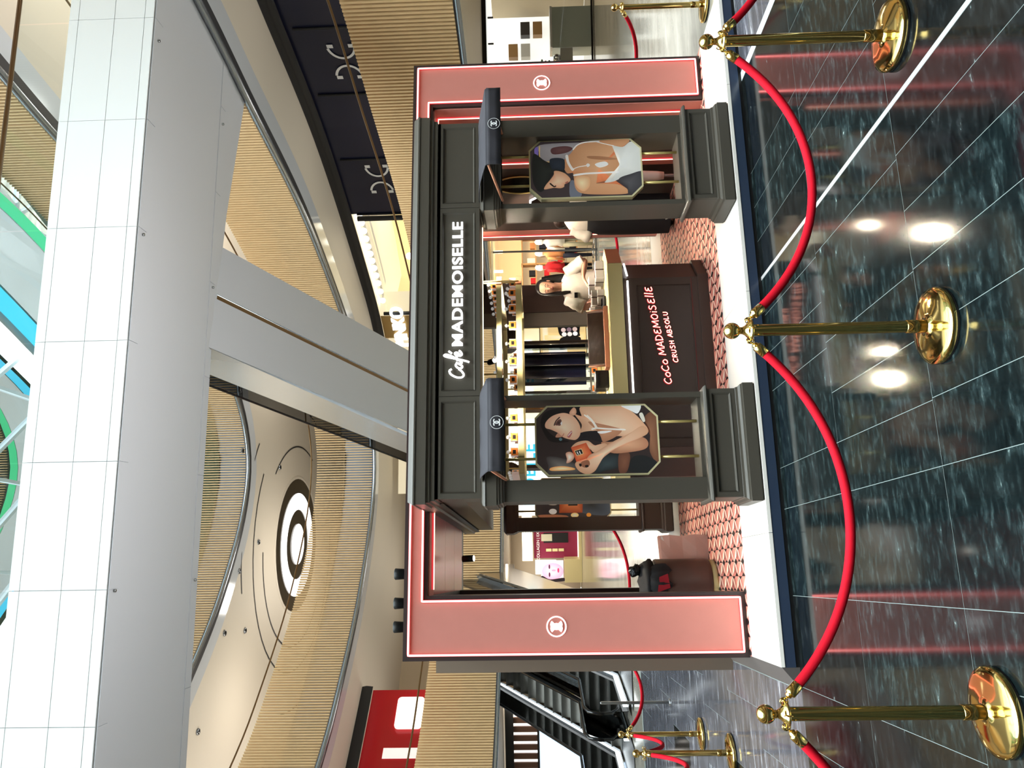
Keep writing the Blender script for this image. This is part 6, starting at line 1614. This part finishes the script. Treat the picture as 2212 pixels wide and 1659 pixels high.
for i, (a, b, tp, bo, lb) in enumerate(((0.95, 1.2, 'garment_2', 'garment_7', 'mannequin in cream clothes behind the standing woman'), (0.66, 1.5, 'garment_4', 'garment_3', 'mannequin in tan jacket and dark trousers in the clothes shop'),
                                        (0.25, 1.6, 'garment_0', 'garment_1', 'mannequin in red top above the gift boxes'), (-0.55, 1.1, 'garment_0', 'garment_6', 'mannequin in red jacket left of the assistant\'s face'), (-0.85, 1.4, 'garment_1', 'garment_2', 'mannequin in dark top and cream trousers beside the dark column'))):
    mannequin(tuple(L(a, b, 0)), 0.3 * i, lb, 'dressed mannequins in the clothes shop', tp, bo)
L.box(-1.4, 3.2, 0.0, 0.06, 0, 0.05).build('sill', 'steel', cs)
for a in (-1.4, 0.45, 2.3): L.box(a, a + 0.05, 0, 0.06, 0, 3.0).build('mullion', 'steel', cs)
# --- cream shop behind the palette poster
L = Loc(XD(790, 23.0), 23.0)
c2 = thing('shop', 'pale shop behind the glass shelves and the palette poster', 'shop', tuple(L(0, 0, 0)))
L.box(-1.7, 1.3, 2, 2.1, 0, 3.05).build('back_wall', 'cream_wall', c2)
for i in range(3): L.box(-1.2 + 0.8 * i, -0.75 + 0.8 * i, 1.9, 1.99, 1.9, 2.5).build('light_box', 'white_lit', c2)
# --- far left: beauty shop and phone shop seen through the left side of the kiosk
L = Loc(XD(1200, 33.0), 33.0)
be = thing('shop', 'beauty shop with burgundy wall and garment picture seen through the portal', 'shop', tuple(L(0, 0, 0)))
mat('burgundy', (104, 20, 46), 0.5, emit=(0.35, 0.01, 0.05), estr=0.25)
L.box(-2.2, 3.0, 3.0, 3.1, 0, 3.1).build('back_wall', 'cream_wall', be)
L.box(-0.25, 1.2, 0.5, 0.6, 0.15, 2.05).build('burgundy_panel', 'burgundy', be)
L.box(-0.25, 1.2, 0.40, 0.52, 0.0, 0.15).build('lit_base', 'white_lit', be)
L.box(0.42, 0.85, 0.46, 0.49, 0.55, 1.62).build('garment_picture', 'black', be); L.box(0.50, 0.80, 0.44, 0.46, 1.25, 1.72).build('garment_top', 'garment_7', be)
for i in range(3): L.box(0.05, 0.17, 0.44, 0.48, 0.75 + 0.27 * i, 0.98 + 0.27 * i).build('gilt_plate', 'gold_satin', be)
text_obj('lettering', 'COLLAGEN | EXTRA', 0.17, L.mtx(0.45, 0.44, 1.86), 'white_print', be, extrude=0.005)
text_obj('lettering', 'LOREAL', 0.34, L.mtx(0.75, 0.2, 2.32), 'sign_white', be, extrude=0.02, offset=0.008)
L.box(-0.30, 2.6, 0.22, 0.24, 2.10, 2.55).build('fascia', 'cream_wall', be)
L.box(-0.9, -0.3, 0.3, 0.4, 1.1, 2.0).build('light_box', 'white_lit', be)
flat_print('face_picture', L.mtx(-0.70, 0.05, 1.28), [(rect(-0.45, 0.45, -0.48, 0.48), (244, 214, 226), None, False), (ell(-0.02, -0.02, 0.36, 0.46, 18), (236, 160, 186), (250, 206, 222)), (ell(-0.16, 0.12, 0.10, 0.035, 12), (70, 40, 60), None), (ell(0.18, 0.12, 0.10, 0.035, 12), (70, 40, 60), None), (ell(0.02, -0.26, 0.10, 0.04, 12), (190, 60, 100), None), (ell(0.02, -0.06, 0.04, 0.09, 12), (228, 146, 172), None), ([(-0.45, -0.48), (-0.3, -0.48), (-0.36, 0.1), (-0.2, 0.44), (-0.45, 0.48)], (34, 26, 30), None)], 'print_bright', be, 0.002)
L.box(-1.2, -0.2, 0.0, 0.5, 0.0, 0.75).build('counter', 'gold_satin', be)
L.box(-0.2, 1.3, -0.2, 0.3, 0.0, 0.12).build('plinth', 'gold_satin', be)
L2 = Loc(XD(985, 30.0), 30.0)
ms = thing('shop_sign', 'white lit sign with cyan letters seen beside the left poster', 'sign', tuple(L2(0, 0, 1.8)))
mat('cyan', (0.02, 0.4, 0.6), 0.5, emit=(0.06, 0.62, 0.86), estr=0.9)
L2.box(-2.3, 1.6, 0, 0.2, 1.82, 2.42).build('light_box', 'white_lit', ms)
text_obj('lettering', 'MOBILE', 0.66, L2.mtx(-0.75, -0.03, 2.10), 'cyan', ms, extrude=0.01, offset=0.012, spacing=1.1)
ps_ = thing('shop', 'phone shop with white glowing wall below the cyan-lettered sign', 'shop', tuple(L2(0, 0.5, 0)))
L2.box(-2.6, 2.2, 1.5, 1.6, 0, 3.05).build('back_wall', 'shop_glow', ps_)
L2.box(-2.4, -1.7, 0.3, 0.5, 0.6, 1.7).build('poster_board', 'cream_lit', ps_)
for i in range(6): L2.box(-2.2 + 0.6 * i, -1.9 + 0.6 * i, 0.6, 0.9, 0.0, 0.9).build('display_unit', ['petal_red', 'white_lit', 'garment_3'][i % 3], ps_)
# --- left: bright blue-white screen window beyond the escalators
L = Loc(XD(1620, 24.5), 24.5)
sw = thing('shop', 'shop with bright blue-white screens behind the escalator at the lower left', 'shop', tuple(L(0, 0, 0)))
mat('screen_blue', (0.3, 0.4, 0.5), 0.5, emit=(0.62, 0.80, 1.0), estr=1.5)
mat('brown_slat', (120, 88, 74), 0.5)
L.box(-1.9, 0.75, 0.4, 0.5, 0.25, 1.95).build('screen', 'screen_blue', sw)
L.box(-1.9, 2.4, 0.55, 0.6, 0.2, 3.0).build('lit_wall', 'white_lit', sw)
for i in range(15): L.box(-1.9 + 0.29 * i, -1.72 + 0.29 * i, 0.30, 0.36, 2.0 if i < 9 else 1.9, 2.78).build('slat', 'brown_slat', sw)
L.box(-1.9, 2.4, 0.2, 0.3, 2.78, 3.05).build('header', 'dark_frame', sw); L.box(-1.9, 2.4, 0.25, 0.35, 1.95, 2.02).build('rail', 'dark_frame', sw)
L.box(0.75, 0.95, 0.2, 0.35, 0, 2.0).build('post', 'dark_frame', sw)

L = Loc(XD(580, 21.8), 21.8); q = L(0.4, 1.0, 2.85); lamp('shop_fill_lamp', 'AREA', tuple(q), 160, (1.0, 0.9, 0.72), 2.0, tuple(L(0.4, 1.2, 0)))  # unseen area lamp added to brighten the mannequins and clothes
L = Loc(XD(1200, 33.0), 33.0); q = L(0.2, -0.6, 2.9); lamp('shop_fill_lamp', 'AREA', tuple(q), 120, (1.0, 0.94, 0.85), 2.0, tuple(L(0.2, -0.4, 0)))  # unseen area lamp added to brighten the beauty shop
